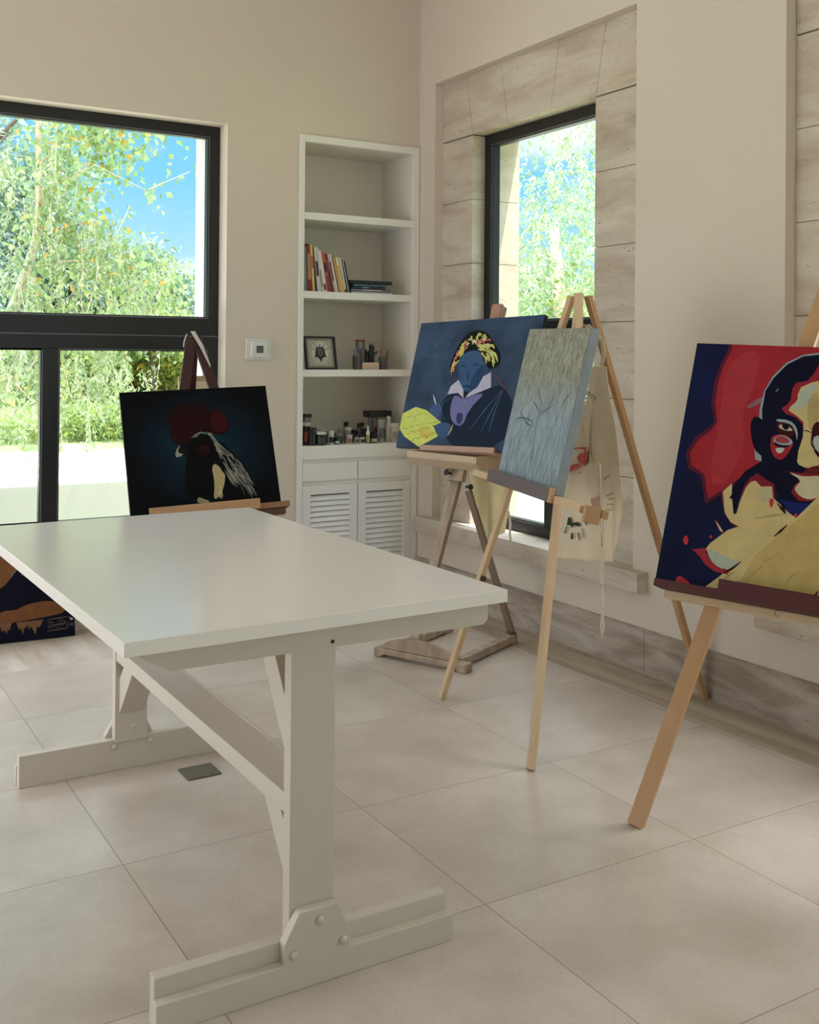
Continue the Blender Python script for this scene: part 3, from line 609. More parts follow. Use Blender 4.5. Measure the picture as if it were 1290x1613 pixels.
# --- rooster on the mahogany easel by the window
def teal_ground():
    m, t, b = newmat('dark_teal_ground'); n = t.nodes.new; k = t.links.new
    tc = n('ShaderNodeTexCoord'); mp = n('ShaderNodeMapping'); k(tc.outputs['Generated'], mp.inputs[0]); mp.inputs['Location'].default_value = (-.52,0,-.5); mp.inputs['Scale'].default_value = (1,0,1)
    g = n('ShaderNodeVectorMath'); g.operation = 'LENGTH'; k(mp.outputs[0], g.inputs[0])
    ns = n('ShaderNodeTexNoise'); ns.inputs['Scale'].default_value = 7; k(tc.outputs['Object'], ns.inputs['Vector'])
    a = n('ShaderNodeMath'); a.operation = 'MULTIPLY_ADD'; k(ns.outputs['Fac'], a.inputs[0]); a.inputs[1].default_value = .22; k(g.outputs['Value'], a.inputs[2])
    r = n('ShaderNodeValToRGB'); k(a.outputs[0], r.inputs[0]); e = r.color_ramp.elements; e[0].position = .2; e[0].color = (*lin((12,44,58)),1); e[1].position = .60; e[1].color = (*lin((4,5,8)),1)
    q = e.new(.42); q.color = (*lin((8,24,36)),1); k(r.outputs[0], b.inputs['Base Color']); b.inputs['Roughness'].default_value = .7; b.inputs['Specular IOR Level'].default_value = .12; return m
t = canvas(ROO, 'dark painting of a red-combed rooster, on the mahogany easel by the big window', .02, mat('black_canvas_edge', (16,16,18), .5), teal_ground(), drop(ROO.P(.38,0)))
p = Paint(ROO)
Z7 = [(0.2306, 0.4714), (0.242, 0.536), (0.2533, 0.5099), (0.2772, 0.5655), (0.2864, 0.5189), (0.3089, 0.5726), (0.3205, 0.522), (0.347, 0.5779), (0.3553, 0.5171), (0.3863, 0.5795), (0.3952, 0.5177), (0.4251, 0.5737), (0.4418, 0.4987), (0.4815, 0.5186), (0.5134, 0.4945), (0.5455, 0.4407), (0.5322, 0.3959), (0.4996, 0.3775), (0.4638, 0.3785), (0.4366, 0.3905), (0.381, 0.4015), (0.3433, 0.3795), (0.3225, 0.3499), (0.2755, 0.3339), (0.2397, 0.3558), (0.2268, 0.3996)]
p.poly((34,4,6), Z7)
p.poly((54,9,9), [(0.4481, 0.491), (0.4826, 0.5097), (0.5187, 0.4779), (0.5353, 0.434), (0.5206, 0.4018), (0.4791, 0.3862), (0.4381, 0.4036)], 2)
p.poly((4,4,5), [(0.3353, 0.3706), (0.3941, 0.3919), (0.4377, 0.3686), (0.4516, 0.3226), (0.4375, 0.2372), (0.424, 0.1812), (0.4179, 0.0545), (0.3282, 0.0488), (0.2732, 0.0817), (0.2843, 0.2068), (0.3035, 0.2833), (0.2647, 0.2969), (0.2622, 0.3256), (0.2898, 0.3379), (0.3246, 0.3498)], 1)
p.poly((150,146,136), [(0.2458, 0.2948), (0.2566, 0.3189), (0.2686, 0.3344), (0.2751, 0.3297), (0.2627, 0.3042), (0.2848, 0.2904), (0.2698, 0.2787), (0.2489, 0.2775)])
p.poly((24,20,20), [(0.268, 0.3287), (0.3156, 0.3181), (0.3061, 0.2938), (0.27, 0.2944), (0.26, 0.3044)])
p.poly((34,8,8), [(0.3589, 0.3293), (0.4228, 0.332), (0.4242, 0.2813), (0.3875, 0.2698), (0.362, 0.2932)], 2)
p.poly((6,7,9), [(0.434, 0.3674), (0.4882, 0.3418), (0.5384, 0.28), (0.5815, 0.2187), (0.6147, 0.1654), (0.6245, 0.0998), (0.603, 0.0446), (0.5799, 0.0325), (0.4254, 0.0468), (0.4668, 0.0994), (0.4813, 0.1621), (0.4395, 0.2299)], 1)
p.poly((176,160,116), [(0.4341, 0.2318), (0.4604, 0.2139), (0.4726, 0.1843), (0.4864, 0.1689), (0.4763, 0.1198), (0.4573, 0.079), (0.433, 0.0517), (0.4131, 0.0493), (0.4243, 0.1102), (0.4266, 0.1667), (0.4204, 0.1993)], 1)
p.poly((150,140,108), [(0.3359, 0.069), (0.3634, 0.0539), (0.39, 0.043), (0.3888, 0.0327), (0.3267, 0.035)], 1)
crest = [(0.3325, 0.3708), (0.3658, 0.3924), (0.4013, 0.3929), (0.435, 0.3761), (0.4642, 0.3508), (0.4991, 0.312), (0.5367, 0.2656), (0.5708, 0.2195), (0.595, 0.1815), (0.6111, 0.1369)]
tips = [(0.352, 0.3948), (0.3877, 0.3982), (0.4363, 0.3877), (0.444, 0.3304), (0.4488, 0.2795), (0.4606, 0.2282), (0.4768, 0.1839), (0.507, 0.1386), (0.5576, 0.0843), (0.6003, 0.0519)]
rr = random.Random(3)
for k in range(120):
    q = rr.random()*8.9; i = int(q); f = q-i
    a = [crest[i][j]*(1-f)+crest[i+1][j]*f for j in (0,1)]; b_ = [tips[i][j]*(1-f)+tips[i+1][j]*f for j in (0,1)]
    s0 = rr.random()*.75; s1 = min(1, s0+.18+.3*rr.random()); dx, dy = b_[0]-a[0], b_[1]-a[1]
    l = .035 if i < 3 else 1
    p0 = (a[0]+dx*s0, a[1]+dy*s0); p1 = (p0[0]+.018+.025*rr.random(), p0[1]-.03-.05*rr.random()) if i > 2 else (p0[0]+.022, p0[1]+(.006-.012*rr.random())-.004*i)
    c = (150,148,138) if rr.random() < .6 else (110,112,108)
    p.stroke(c, [p0, ((p0[0]+p1[0])/2+.003, (p0[1]+p1[1])/2+.002), p1], .0035)
for k in range(26):
    x0, y0 = (0.4831, 0.1673); q = rr.random(); p0 = (x0+q*.09, y0+.0+rr.random()*.03); p.stroke((140,140,130), [p0, (p0[0]+.012+.02*q, p0[1]-.035), (p0[0]+.03+.03*q, p0[1]-.07)], .003)
for k in range(20):
    x0, y0 = (0.4373, 0.083); q = rr.random(); p0 = (x0+q*.02, y0+rr.random()*.05-.02); p.stroke((206,196,160), [p0, (p0[0]+.004, p0[1]-.02)], .003)
p.build('picture', t, .5, .12)
ep = ROO
t = thing('easel', 'dark mahogany easel with a walnut canvas ledge standing by the big window', 'easel', drop(ROO.P(.38,0)), 'easels')
ap = (0.411, 0.9304)
lf = [(0.3392, 0.6489), (0.492, 0.6413)]
def ext(a, b, z_end, pl, d):
    """carry the line a-b on down the leaning plane to the height z_end"""
    A, Bq = pl.P(*a, d), pl.P(*b, d); k = (z_end-A.z)/(Bq.z-A.z); return A+(Bq-A)*k
for i, l in enumerate(lf):
    a = (ap[0]+(-.006 if i == 0 else .02), ap[1])
    MB().bar(ep.P(*a, -.05), ext(a, l, 0.002, ep, -.05), .052, ep.r, .02).build('leg', M_mahog, t, bevel=.002)
A = ep.P(ap[0]+.01, ap[1]-.03, -.075)
MB().bar(A, (A[0]+.02, -.16, .0), .045, ep.r, .02).build('leg', M_mahog, t, bevel=.002)
b = MB(); ep.box(b, ap[0]-.19, ap[0]+.23, .18, .225, -.040, -.022); b.build('crossbar', M_mahog, t, bevel=.002)
u0, _ = (0.0827, 0.0122); u1, _ = (0.79, -0.007); ul, _ = (0.6313, 0.0057)
b = MB(); ep.box(b, u0, u1, -.030, -.001, -.022, .045); b.build('ledge', M_tray, t, bevel=.003)
b = MB(); ep.box(b, u0-.002, ul, -.030, .022, .0455, .062); b.build('ledge_lip', mat('honey_lip', (178,138,98), .5, var=.14, scale=16, stretch=(.15,1,1)), t, bevel=.002)
b = MB(); ep.box(b, u0+.1, u1-.02, -.062, -.0305, -.02, .025); b.build('ledge_support', M_trayd, t, bevel=.003)
s0 = (0.4125, 0.9516); s1 = (0.4443, 0.8723); s2 = (0.4821, 0.7578)
b = MB(); w_ = .012
q = [ep.P(s0[0]-w_, s0[1]+.006, -.034), ep.P(s0[0]+w_, s0[1]+.006, -.034), ep.P(s1[0]+w_*1.1, s1[1]+.004, -.028), ep.P(s2[0]+.004, s2[1]+.01, -.034), ep.P(s2[0]+.001, s2[1]-.006, -.034), ep.P(s1[0]-w_*.3, s1[1]-.01, -.026)]
b.prism(q, tuple(ep.n*-.0015)); b.build('strap', M_strap, t)
b = MB(); a_ = (0.377, 0.9348); b.tube([ep.P(a_[0]+.004, a_[1]+.01, -.04), ep.P(a_[0]-.014, a_[1]-.03, -.04), ep.P(a_[0]-.02, a_[1]-.06, -.04)], .003); b.build('cord', M_strap, t)

# small pale canvas leaning in the window behind the easel
x0, x1 = -1.60, -1.41
t = thing('small_canvas', 'small blank cream canvas with a wooden top edge, behind the mahogany easel', 'canvas', (-1.51,-.16,0))
MB().obox((x0,-.165,0.004), (x1-x0,0,0), (0,.12,1.335), (0,.018,-.0016)).build('canvas_sheet', mat('raw_canvas', (206,188,158), .8, var=.03), t)
MB().obox((x0,-.045,1.3395), (x1-x0,0,0), (0,.003,.030), (0,.018,-.0016)).build('top_bar', mat('raw_bar', (168,140,110), .6), t)

# --- blue portrait on the box easel in the corner
M_bluec = mat('dark_blue_ground', (44,58,80), .65, var=.22, scale=6, bump=.2, col2=(54,74,102), spec=.25)
t = canvas(BLU, 'dark blue painting of a yellow-haired figure, on the box easel in the corner', .03, mat('navy_edge', (20,26,38), .5), M_bluec, drop(BLU.P(.44,0)))
p = Paint(BLU)
rr = random.Random(5)
def uvb(*pts): return list(pts)
for k in range(70):   # chalky scratches in rows
    if k < 46: a0, b0 = .06+.28*rr.random(), .60-.06*(k%2)-.03*rr.random()
    else: a0, b0 = .04+.78*rr.random(), .05+.62*rr.random()
    l = .008+.02*rr.random(); an = rr.uniform(-.5,.9); p.stroke(rr.choice([(86,104,128),(104,122,138),(70,90,118)]), [(a0,b0),(a0+l*math.cos(an),b0+l*math.sin(an))], .003)
p.poly((30,42,60), [(0.2758, 0.2633), (0.3263, 0.3016), (0.384, 0.309), (0.6074, 0.3375), (0.6689, 0.3517), (0.7672, 0.2777), (0.7687, 0.191), (0.7539, 0.0192), (0.4572, 0.0172), (0.3742, 0.037), (0.2856, 0.1865)], 1)
p.poly((26,28,30), [(0.2856, 0.481), (0.3175, 0.5743), (0.3614, 0.6394), (0.4346, 0.6634), (0.5168, 0.6438), (0.5811, 0.5718), (0.6294, 0.5245), (0.6433, 0.4639), (0.6111, 0.4421), (0.5657, 0.4356), (0.5244, 0.4898), (0.4038, 0.5476), (0.3374, 0.4952), (0.3289, 0.4097), (0.2926, 0.4338)], 2)
p.poly((62,92,130), [(0.3435, 0.5106), (0.4047, 0.5437), (0.4825, 0.5448), (0.5299, 0.4744), (0.5425, 0.4134), (0.5032, 0.3385), (0.4526, 0.3086), (0.4011, 0.3394), (0.363, 0.4169)], 2)
p.poly((46,70,106), [(0.4811, 0.4298), (0.5299, 0.4744), (0.5425, 0.4134), (0.5032, 0.3385), (0.4623, 0.3085), (0.4571, 0.3693)], 1)
p.poly((190,186,206), [(0.5881, 0.4201), (0.6074, 0.3375), (0.5027, 0.3008), (0.4406, 0.2784), (0.4623, 0.3085), (0.5128, 0.3384), (0.5413, 0.3983)])
p.poly((190,186,206), [(0.3707, 0.382), (0.4196, 0.324), (0.4309, 0.2784), (0.384, 0.309), (0.3112, 0.3017), (0.3245, 0.3479)])
p.poly((118,118,166), [(0.3662, 0.3014), (0.4328, 0.2708), (0.5036, 0.297), (0.5769, 0.3079), (0.4844, 0.2183), (0.4603, 0.121), (0.3867, 0.1422), (0.3516, 0.2023), (0.351, 0.2633)], 1)
p.poly((62,62,100), [(0.3979, 0.1951), (0.4496, 0.203), (0.4547, 0.1432), (0.4179, 0.1352)], 2)
p.poly((72,92,132), [(0.1929, 0.2089), (0.2351, 0.2633), (0.2818, 0.2402), (0.2957, 0.1866), (0.2613, 0.1633), (0.2145, 0.1858)], 2)
p.poly((206,214,110), [(-0.0057, 0.1048), (-0.0032, 0.1917), (0.0931, 0.2302), (0.1764, 0.2126), (0.3125, 0.1411), (0.2511, 0.1249), (0.3012, 0.0689), (0.175, 0.0069), (0.0492, 0.0629)])
p.poly((208,190,96), [(0.132, 0.1074), (0.2125, 0.1166), (0.2852, 0.0723), (0.191, 0.0433)], 2)
p.poly((66,90,126), [(0.2562, 0.125), (0.3106, 0.1487), (0.3671, 0.1419), (0.3992, 0.1124), (0.3754, 0.0707), (0.3191, 0.058), (0.2813, 0.0874)], 2)
for k in range(70):
    row = k%4; a = 165+rr.random()*(225-20*abs(row-1.5)); y = 800+row*48-.22*(a-165)+rr.uniform(-12,12)
    pt = ((a-130)/1290, 0)
NB = [[(0.0121, 0.1563), (0.1816, 0.1933)], [(0.0276, 0.1015), (0.2653, 0.148)], [(0.066, 0.0789), (0.243, 0.1171)], [(0.1135, 0.0413), (0.2722, 0.0834)]]
for (a, c) in NB:
    for k in range(16):
        f = k/15+rr.uniform(-.02,.02); q = (a[0]+(c[0]-a[0])*f, a[1]+(c[1]-a[1])*f+rr.uniform(-.006,.008)); p.stroke((58,62,40), [q, (q[0]+rr.uniform(.004,.014), q[1]+rr.uniform(-.004,.01))], .0035)
HC = [(0.408, 0.5708)][0]
CAP = [(0.3108, 0.4412), (0.3132, 0.5115), (0.3459, 0.5811), (0.3935, 0.6301), (0.4591, 0.6427), (0.5338, 0.6121), (0.5864, 0.5487), (0.627, 0.4944), (0.6281, 0.4492)]
for k in range(120):   # hair as broad curved strokes of yellow, pink and black falling from the crown
    q = rr.random()*7.95; i = int(q); f = q-i; e_ = [CAP[i][j]*(1-f)+CAP[i+1][j]*f for j in (0,1)]
    v = rr.uniform(.25,.8); a0 = [HC[j]*(1-v)+e_[j]*v for j in (0,1)]; w_ = rr.uniform(.18,.34)
    a1 = [a0[j]+(e_[j]-HC[j])*w_ for j in (0,1)]; sg = -1 if q < 3.5 else 1
    a1[1] -= .012+.022*rr.random(); md = ((a0[0]+a1[0])/2+sg*.008, (a0[1]+a1[1])/2+.010)
    if a0[1] < HC[1]-.02 and abs(a0[0]-HC[0]) < .055: continue
    p.stroke(rr.choice([(206,204,110),(214,198,104),(196,206,130),(206,204,110),(190,96,104),(26,26,26),(26,26,26),(208,212,150)]), arc([tuple(a0), md, tuple(a1)], 4), .014)
p.stroke((120,64,84), arc([(0.5873, 0.4238), (0.6656, 0.3665), (0.7476, 0.285)]), .006)
for a in [[(0.5125, 0.1034), (0.5979, 0.2189), (0.6849, 0.322)], [(0.5911, 0.0904), (0.6385, 0.2044), (0.6895, 0.3219)], [(0.6464, 0.0916), (0.6603, 0.19), (0.694, 0.3219)]]: p.stroke((92,116,152), a, .005)
p.stroke((70,110,140), arc([(0.3502, 0.2862), (0.2899, 0.2479), (0.3007, 0.1866), (0.3335, 0.1566)]), .005)
p.stroke((196,190,110), [(0.3955, 0.1348), (0.3864, 0.1046), (0.3715, 0.0743)], .008)
p.stroke((206,206,210), [(0.2074, 0.2983), (0.2248, 0.271), (0.2422, 0.2439)], .010)
for a in [[(0.3682, 0.4516), (0.3852, 0.4628), (0.407, 0.4545)], [(0.4503, 0.4573), (0.4719, 0.4683), (0.4989, 0.4561)], [(0.4109, 0.3393), (0.4433, 0.3466), (0.4752, 0.3349)], [(0.4324, 0.4309), (0.432, 0.3926), (0.4504, 0.377)]]: p.stroke((30,44,72), a, .008)
p.build('picture', t, .5, .06)
t = thing('easel', 'brown beech studio easel with a wooden tray box and a U-shaped base, in the corner', 'easel', (-.76,-1.3,0), 'easels')
pb, pt = (0.347, -0.9914), (0.5085, 0.8129)
A = BLU.P(*pb, -.075); A = A+(A-BLU.P(*pt,-.075)).normalized()*0; k = (A.z-.055)/(BLU.P(*pt,-.075)-A).normalized().z; A0 = A-(BLU.P(*pt,-.075)-A).normalized()*k
MB().bar(A0, BLU.P(*pt, -.075), .062, BLU.r, .028).build('mast', M_beech, t, bevel=.003)
b = MB(); BLU.box(b, pt[0]-.034, pt[0]+.034, BLU.h-.004, pt[1]+.006, -.058, -.032); b.build('top_clamp', mat('pink_beech', (176,134,112), .5, var=.06), t, bevel=.006)
c0, c1 = (0.1623, -0.0308), (0.6517, -0.0472)
# tray box: lip, box front, tapered end
b = MB(); l0, l1 = (0.1992, 0.0095), (0.7175, -0.0043)
BLU.box(b, l0[0], l1[0], -.014, .016, .002, .018); BLU.box(b, l0[0], l1[0], -.018, -.002, -.045, .002); b.build('canvas_rest', mat('pink_beech_rest', (186,150,128), .5, var=.06), t, bevel=.002)
hz = V3(BLU.r.x, BLU.r.y, 0).normalized(); out = V3(BLU.n.x, BLU.n.y, 0).normalized()
tb = BLU.P(c0[0], c0[1], .07); LW = c1[0]-c0[0]
b = MB(); prof = [(0,0),(-.0,-.034),(-.05,-.078),(-.19,-.078),(-.19,0)]
for (s_, e_) in ((0,.012),(LW-.012,LW)):
    b.prism([tb+hz*s_+out*q[0]+V3(0,0,q[1]) for q in prof], tuple(hz*(e_-s_)))
b.prism([tb+hz*.012+out*q[0]+V3(0,0,q[1]) for q in ((0,0),(0,-.034),(-.010,-.034),(-.010,0))], tuple(hz*(LW-.024)))
b.prism([tb+hz*.012+out*q[0]+V3(0,0,q[1]) for q in ((0,-.0342),(-.05,-.078),(-.062,-.078),(-.012,-.0342))], tuple(hz*(LW-.024)))
b.prism([tb+hz*.012+out*q[0]+V3(0,0,q[1]) for q in ((-.0622,-.068),(-.0622,-.078),(-.19,-.078),(-.19,-.068))], tuple(hz*(LW-.024)))
b.prism([tb+hz*.012+out*q[0]+V3(0,0,q[1]) for q in ((-.178,0),(-.178,-.0678),(-.19,-.0678),(-.19,0))], tuple(hz*(LW-.024)))
b.build('tray_box', mat('tray_beech', (196,172,144), .5, var=.07, scale=14, stretch=(1,.2,1)), t, bevel=.0015)
kb = (0.4456, -0.1218)
b = MB(); BLU.box(b, kb[0]-.065, kb[0]+.055, kb[1]-.035, kb[1]+.028, -.058, -.028); bk = b.build('clamp_block', M_beech, t, bevel=.002)
q = BLU.P(kb[0]-.03, kb[1]+.0, -.02); MB().tube([q-BLU.n*.008, q+BLU.n*.014, q+BLU.n*.026, q+BLU.n*.03], [.006,.008,.018,.012], 12).build('knob', M_dark, t)
q = BLU.P(kb[0]+.075, kb[1]-.055, -.07); MB().tube([q-BLU.r*.02, q, q+BLU.r*.012, q+BLU.r*.02], [.006,.008,.017,.012], 12).build('knob', M_dark, t)
da = V3(.436,-.9,0).normalized(); dp = V3(.9,.436,0).normalized(); f0 = V3(-.985,-1.215,0); FL = .535
b = MB(); b.prism([f0+da*q[0]+V3(0,0,q[1]) for q in ((.0,.001),(.045,.001),(.05,.016),(FL-.06,.016),(FL-.055,.001),(FL,.001),(FL,.045),(0,.045))], tuple(dp*.06)); b.build('base_front_bar', M_beech, t, bevel=.008, segs=3)
pts = [(.03,.046)]+[(.03+.44*k/12, .05+.062*math.sin(PI*k/12)**.6) for k in range(0, 13)]+[(.47,.046)]
b = MB(); b.prism([f0+dp*.012+da*q[0]+V3(0,0,q[1]) for q in pts], tuple(dp*.022)); b.build('base_crest_board', M_beech, t, bevel=.003)
for s_, e_ in ((.045,.0),(FL-.10,.0)):
    s3 = f0+da*s_+dp*.061; b = MB(); b.prism([s3+dp*q[0]+V3(0,0,q[1]) for q in ((0,.012),(.50,.012),(.505,.001),(.565,.001),(.565,.05),(0,.05))], tuple(da*.045)); b.build('base_side_bar', M_beech, t, bevel=.003)
lo = f0+da*(FL-.078)+dp*.60+V3(0,0,.062); hi = BLU.P(kb[0]+.05, kb[1]-.07, -.10)
MB().bar(lo, hi, .036, da, .02).build('rear_brace', M_beechd, t, bevel=.003)
MB().box(lo[0]-.018, lo[0]+.018, lo[1]-.02, lo[1]+.02, .0505, .066).build('hinge', M_metal, t, bevel=.002)

# --- tall grey canvas on the pale pine tripod
def grey_ground():
    m, t, b = newmat('grey_streaked_ground'); n = t.nodes.new; k = t.links.new
    tc = n('ShaderNodeTexCoord'); mp = n('ShaderNodeMapping'); mp.inputs['Rotation'].default_value = (0,.22,0); mp.inputs['Scale'].default_value = (50,50,1.6); k(tc.outputs['Object'], mp.inputs[0])
    a = n('ShaderNodeTexNoise'); a.inputs['Scale'].default_value = 1.6; a.inputs['Detail'].default_value = 5; a.inputs['Distortion'].default_value = .15; k(mp.outputs[0], a.inputs['Vector'])
    r = n('ShaderNodeValToRGB'); k(a.outputs['Fac'], r.inputs[0]); e = r.color_ramp.elements; e[0].position = .34; e[0].color = (*lin((118,130,140)),1); e[1].position = .66; e[1].color = (*lin((160,172,178)),1)
    mp2 = n('ShaderNodeMapping'); mp2.inputs['Scale'].default_value = (34,34,7); k(tc.outputs['Object'], mp2.inputs[0])
    c = n('ShaderNodeTexNoise'); c.inputs['Scale'].default_value = 2.2; c.inputs['Detail'].default_value = 6; c.inputs['Distortion'].default_value = 1.2; k(mp2.outputs[0], c.inputs['Vector'])
    r2 = n('ShaderNodeValToRGB'); k(c.outputs['Fac'], r2.inputs[0]); e = r2.color_ramp.elements; e[0].position = .36; e[0].color = (*lin((112,106,88)),1); e[1].position = .64; e[1].color = (*lin((164,164,146)),1)
    g = n('ShaderNodeSeparateXYZ'); k(tc.outputs['Generated'], g.inputs[0]); rg = n('ShaderNodeValToRGB'); k(g.outputs['Z'], rg.inputs[0]); rg.color_ramp.elements[0].position = .42; rg.color_ramp.elements[1].position = .72
    x = n('ShaderNodeMix'); x.data_type = 'RGBA'; k(rg.outputs[0], x.inputs['Factor']); k(r.outputs[0], x.inputs[6]); k(r2.outputs[0], x.inputs[7]); k(x.outputs[2], b.inputs['Base Color'])
    b.inputs['Roughness'].default_value = .6; bp = n('ShaderNodeBump'); bp.inputs['Strength'].default_value = .5; bp.inputs['Distance'].default_value = .003; k(a.outputs['Fac'], bp.inputs['Height']); k(bp.outputs[0], b.inputs['Normal']); return m
t = canvas(GRY, 'tall blue-grey painting of faint trees with vertical streaks, on the pale pine tripod', .038, mat('grey_edge', (126,134,140), .6, var=.12, scale=14), grey_ground(), drop(GRY.P(.3,0)))
p = Paint(GRY)
for a in [[(0.3284, 0.0472), (0.3049, 0.1486), (0.2844, 0.2253), (0.2889, 0.2957), (0.2865, 0.3395)], [(0.2957, 0.2831), (0.3548, 0.3087), (0.4027, 0.3332)], [(0.2911, 0.2915), (0.2337, 0.3187), (0.1925, 0.3342)], [(0.2742, 0.2244), (0.2139, 0.2551), (0.1009, 0.2559), (0.0435, 0.2333)], [(0.2489, 0.2312), (0.1761, 0.2434), (0.0809, 0.2912)], [(0.3349, 0.3074), (0.3767, 0.3445), (0.3984, 0.38)], [(0.2956, 0.3225), (0.2417, 0.3636), (0.2077, 0.4067)], [(0.4747, 0.308), (0.4914, 0.351), (0.5304, 0.3864)]]: p.stroke((84,92,104), arc(a, 5), .006)
for a in [[(0.6328, 0.2538), (0.6095, 0.2275)], [(0.6249, 0.1966), (0.605, 0.1703)], [(0.254, -0.0146), (0.2343, 0.0004)], [(0.5866, 0.4219), (0.5716, 0.3966)]]: p.stroke((96,100,116), a, .008)
p.build('picture', t, .6, .05)
t = thing('easel', 'pale pine tripod easel with a grey-painted ledge holding the tall grey canvas', 'easel', (-1.0,-2.38,0), 'easels')
AP = V3(-.71,-2.424,1.751); FA, FB, FC = V3(-1.045,-1.936,.002), V3(-1.193,-2.767,.002), V3(-.035,-2.50,.002)
rr_ = (FB-FA).normalized()
MB().bar(FA, AP+V3(.0,.03,.0), .040, GRY.r, .022).build('leg', M_pine, t, bevel=.002)
lg = MB().bar(FB, AP+V3(-.01,-.03,.0), .040, GRY.r, .022).build('leg', M_pine, t, bevel=.002)
MB().bar(FC, AP+V3(.045,-.02,.0), .042, GRY.r, .022).build('leg', M_pine2, t, bevel=.002)
b = MB(); b.bar(AP+V3(.006,-.005,-.19), AP+V3(.006,-.005,.012), .045, GRY.r, .026); hd = b.build('head_block', M_pine, t, bevel=.004)
nn = (GRY.n*1).normalized()
for z in (-.03,-.075,-.13): MB().tube([AP+V3(.006,-.022,z)+nn*.0115, AP+V3(.006,-.022,z)+nn*.0155], .006, 10).build('bolt_hole', M_dark, hd)
c0, c1 = (-0.2193, -0.0489), (0.8941, -0.0259); l0, l1 = (-0.0167, -0.0261), (0.6039, -0.0148)
b = MB(); GRY.box(b, c0[0], c1[0], -.030, -.002, -.062, -.042); b.build('crossbar', M_pine2, t, bevel=.002)
b = MB(); GRY.box(b, c0[0], c1[0]-.05, -.028, -.002, -.040, .024); b.build('ledge', M_pine, t, bevel=.002)
b = MB(); GRY.box(b, l0[0], l1[0], -.030, .022, .0245, .036); b.build('ledge_lip', M_greytray, t, bevel=.002)
b = MB(); GRY.box(b, l1[0]+.002, l1[0]+.028, -.03, .026, .0245, .038); b.build('stop_block', M_pine2, t, bevel=.002)
b = MB(); GRY.box(b, c1[0]-.03, c1[0]-.012, -.055, .004, -.040, .02); b.build('end_block', M_pine2, t, bevel=.002)
q = FA+(AP-FA)*.31; MB().bar(q-(AP-FA).normalized()*.014, q+(AP-FA).normalized()*.014, .043, GRY.r, .025).build('metal_joint', mat('bronze_joint', (84,60,44), .4, metal=.4), t, bevel=.001)
q0 = FB+(AP-FB)*.035+nn*.0125; q1 = FB+(AP-FB)*.075+nn*.0125; MB().bar(q0, q1, .012, GRY.r, .001).build('sticker', M_strap, t)

# aprons hanging from the tripod
def cloth(name, label, xpl, left, right, n, amp, phase, material, group=None, lean=0):
    """height field over (y,z): left and right border points from top to bottom"""
    def ev(c, s):
        s = s*(len(c)-1); i = min(int(s), len(c)-2); f = s-i; return (c[i][0]*(1-f)+c[i+1][0]*f, c[i][1]*(1-f)+c[i+1][1]*f)
    def off(y, z): return xpl+amp*(math.sin(y*38+phase+z*2.2)*.7+math.sin(y*19+z*6+phase)*.5)+lean*(z-1)
    nu, nv = n; v = []; f = []
    for j in range(nv+1):
        L, R_ = ev(left, j/nv), ev(right, j/nv)
        for i in range(nu+1):
            s = i/nu; y, z = L[0]*(1-s)+R_[0]*s, L[1]*(1-s)+R_[1]*s; v.append((off(y,z),y,z))
    for j in range(nv):
        for i in range(nu): a = j*(nu+1)+i; f.append((a, a+1, a+nu+2, a+nu+1))
    t = thing(name, label, 'apron', (xpl, (left[0][0]+right[0][0])/2, 1.45))
    o = MB().add(v, f).build('cloth', material, t, smooth=True); sm = o.modifiers.new('solid', 'SOLIDIFY'); sm.thickness = .0016; sm.offset = 1
    return t, off
XA = -.60
LA = [(-2.3706, 1.4564), (-2.3406, 1.3109), (-2.2768, 1.1522), (-2.2114, 0.9896), (-2.1697, 0.8264), (-2.1459, 0.7036), (-2.1344, 0.6075)]
RA = [(-2.4915, 1.4581), (-2.5085, 1.3179), (-2.5453, 1.1711), (-2.5729, 1.0257), (-2.6001, 0.8819), (-2.5726, 0.7458), (-2.5289, 0.6559)]
t, off = cloth('apron', 'cream cotton apron with red and green handprints hanging from the pine tripod', XA, LA, RA, (40,60), .015, .4, M_cloth)
def on(pts, e=.010): return [(off(y,z)-e, y, z) for y, z in pts]
def blot(c, pts, name='handprint', parent=None):
    q = [V3(*a) for a in on(pts)]; tr = tessellate_polygon([q]); MBx.add(q, [tuple(x) for x in tr])
RP = [[(-2.2773, 1.1093), (-2.3133, 1.1098), (-2.3722, 1.1168), (-2.3862, 1.1064), (-2.3901, 1.0762), (-2.3845, 1.0528), (-2.3614, 1.0338), (-2.3437, 1.0413), (-2.314, 1.0502), (-2.309, 1.0691), (-2.3254, 1.086), (-2.3432, 1.0837), (-2.3548, 1.1039), (-2.3133, 1.1036), (-2.2894, 1.0986)], [(-2.2517, 1.0109), (-2.2782, 1.0314), (-2.3141, 1.0417), (-2.3319, 1.0418), (-2.3023, 1.0259), (-2.2725, 1.0035)], [(-2.2664, 1.0029), (-2.3023, 1.022), (-2.3355, 1.0406), (-2.3261, 1.0258), (-2.2905, 1.0084)], [(-2.3098, 0.9979), (-2.3382, 1.0115), (-2.3264, 1.0011)], [(-2.2514, 1.0328), (-2.2658, 1.0537), (-2.2779, 1.0587), (-2.266, 1.0404)], [(-2.1952, 0.7862), (-2.216, 0.8087), (-2.21, 0.7961)], [(-2.1958, 0.7388), (-2.2167, 0.7521), (-2.2082, 0.7406)]]
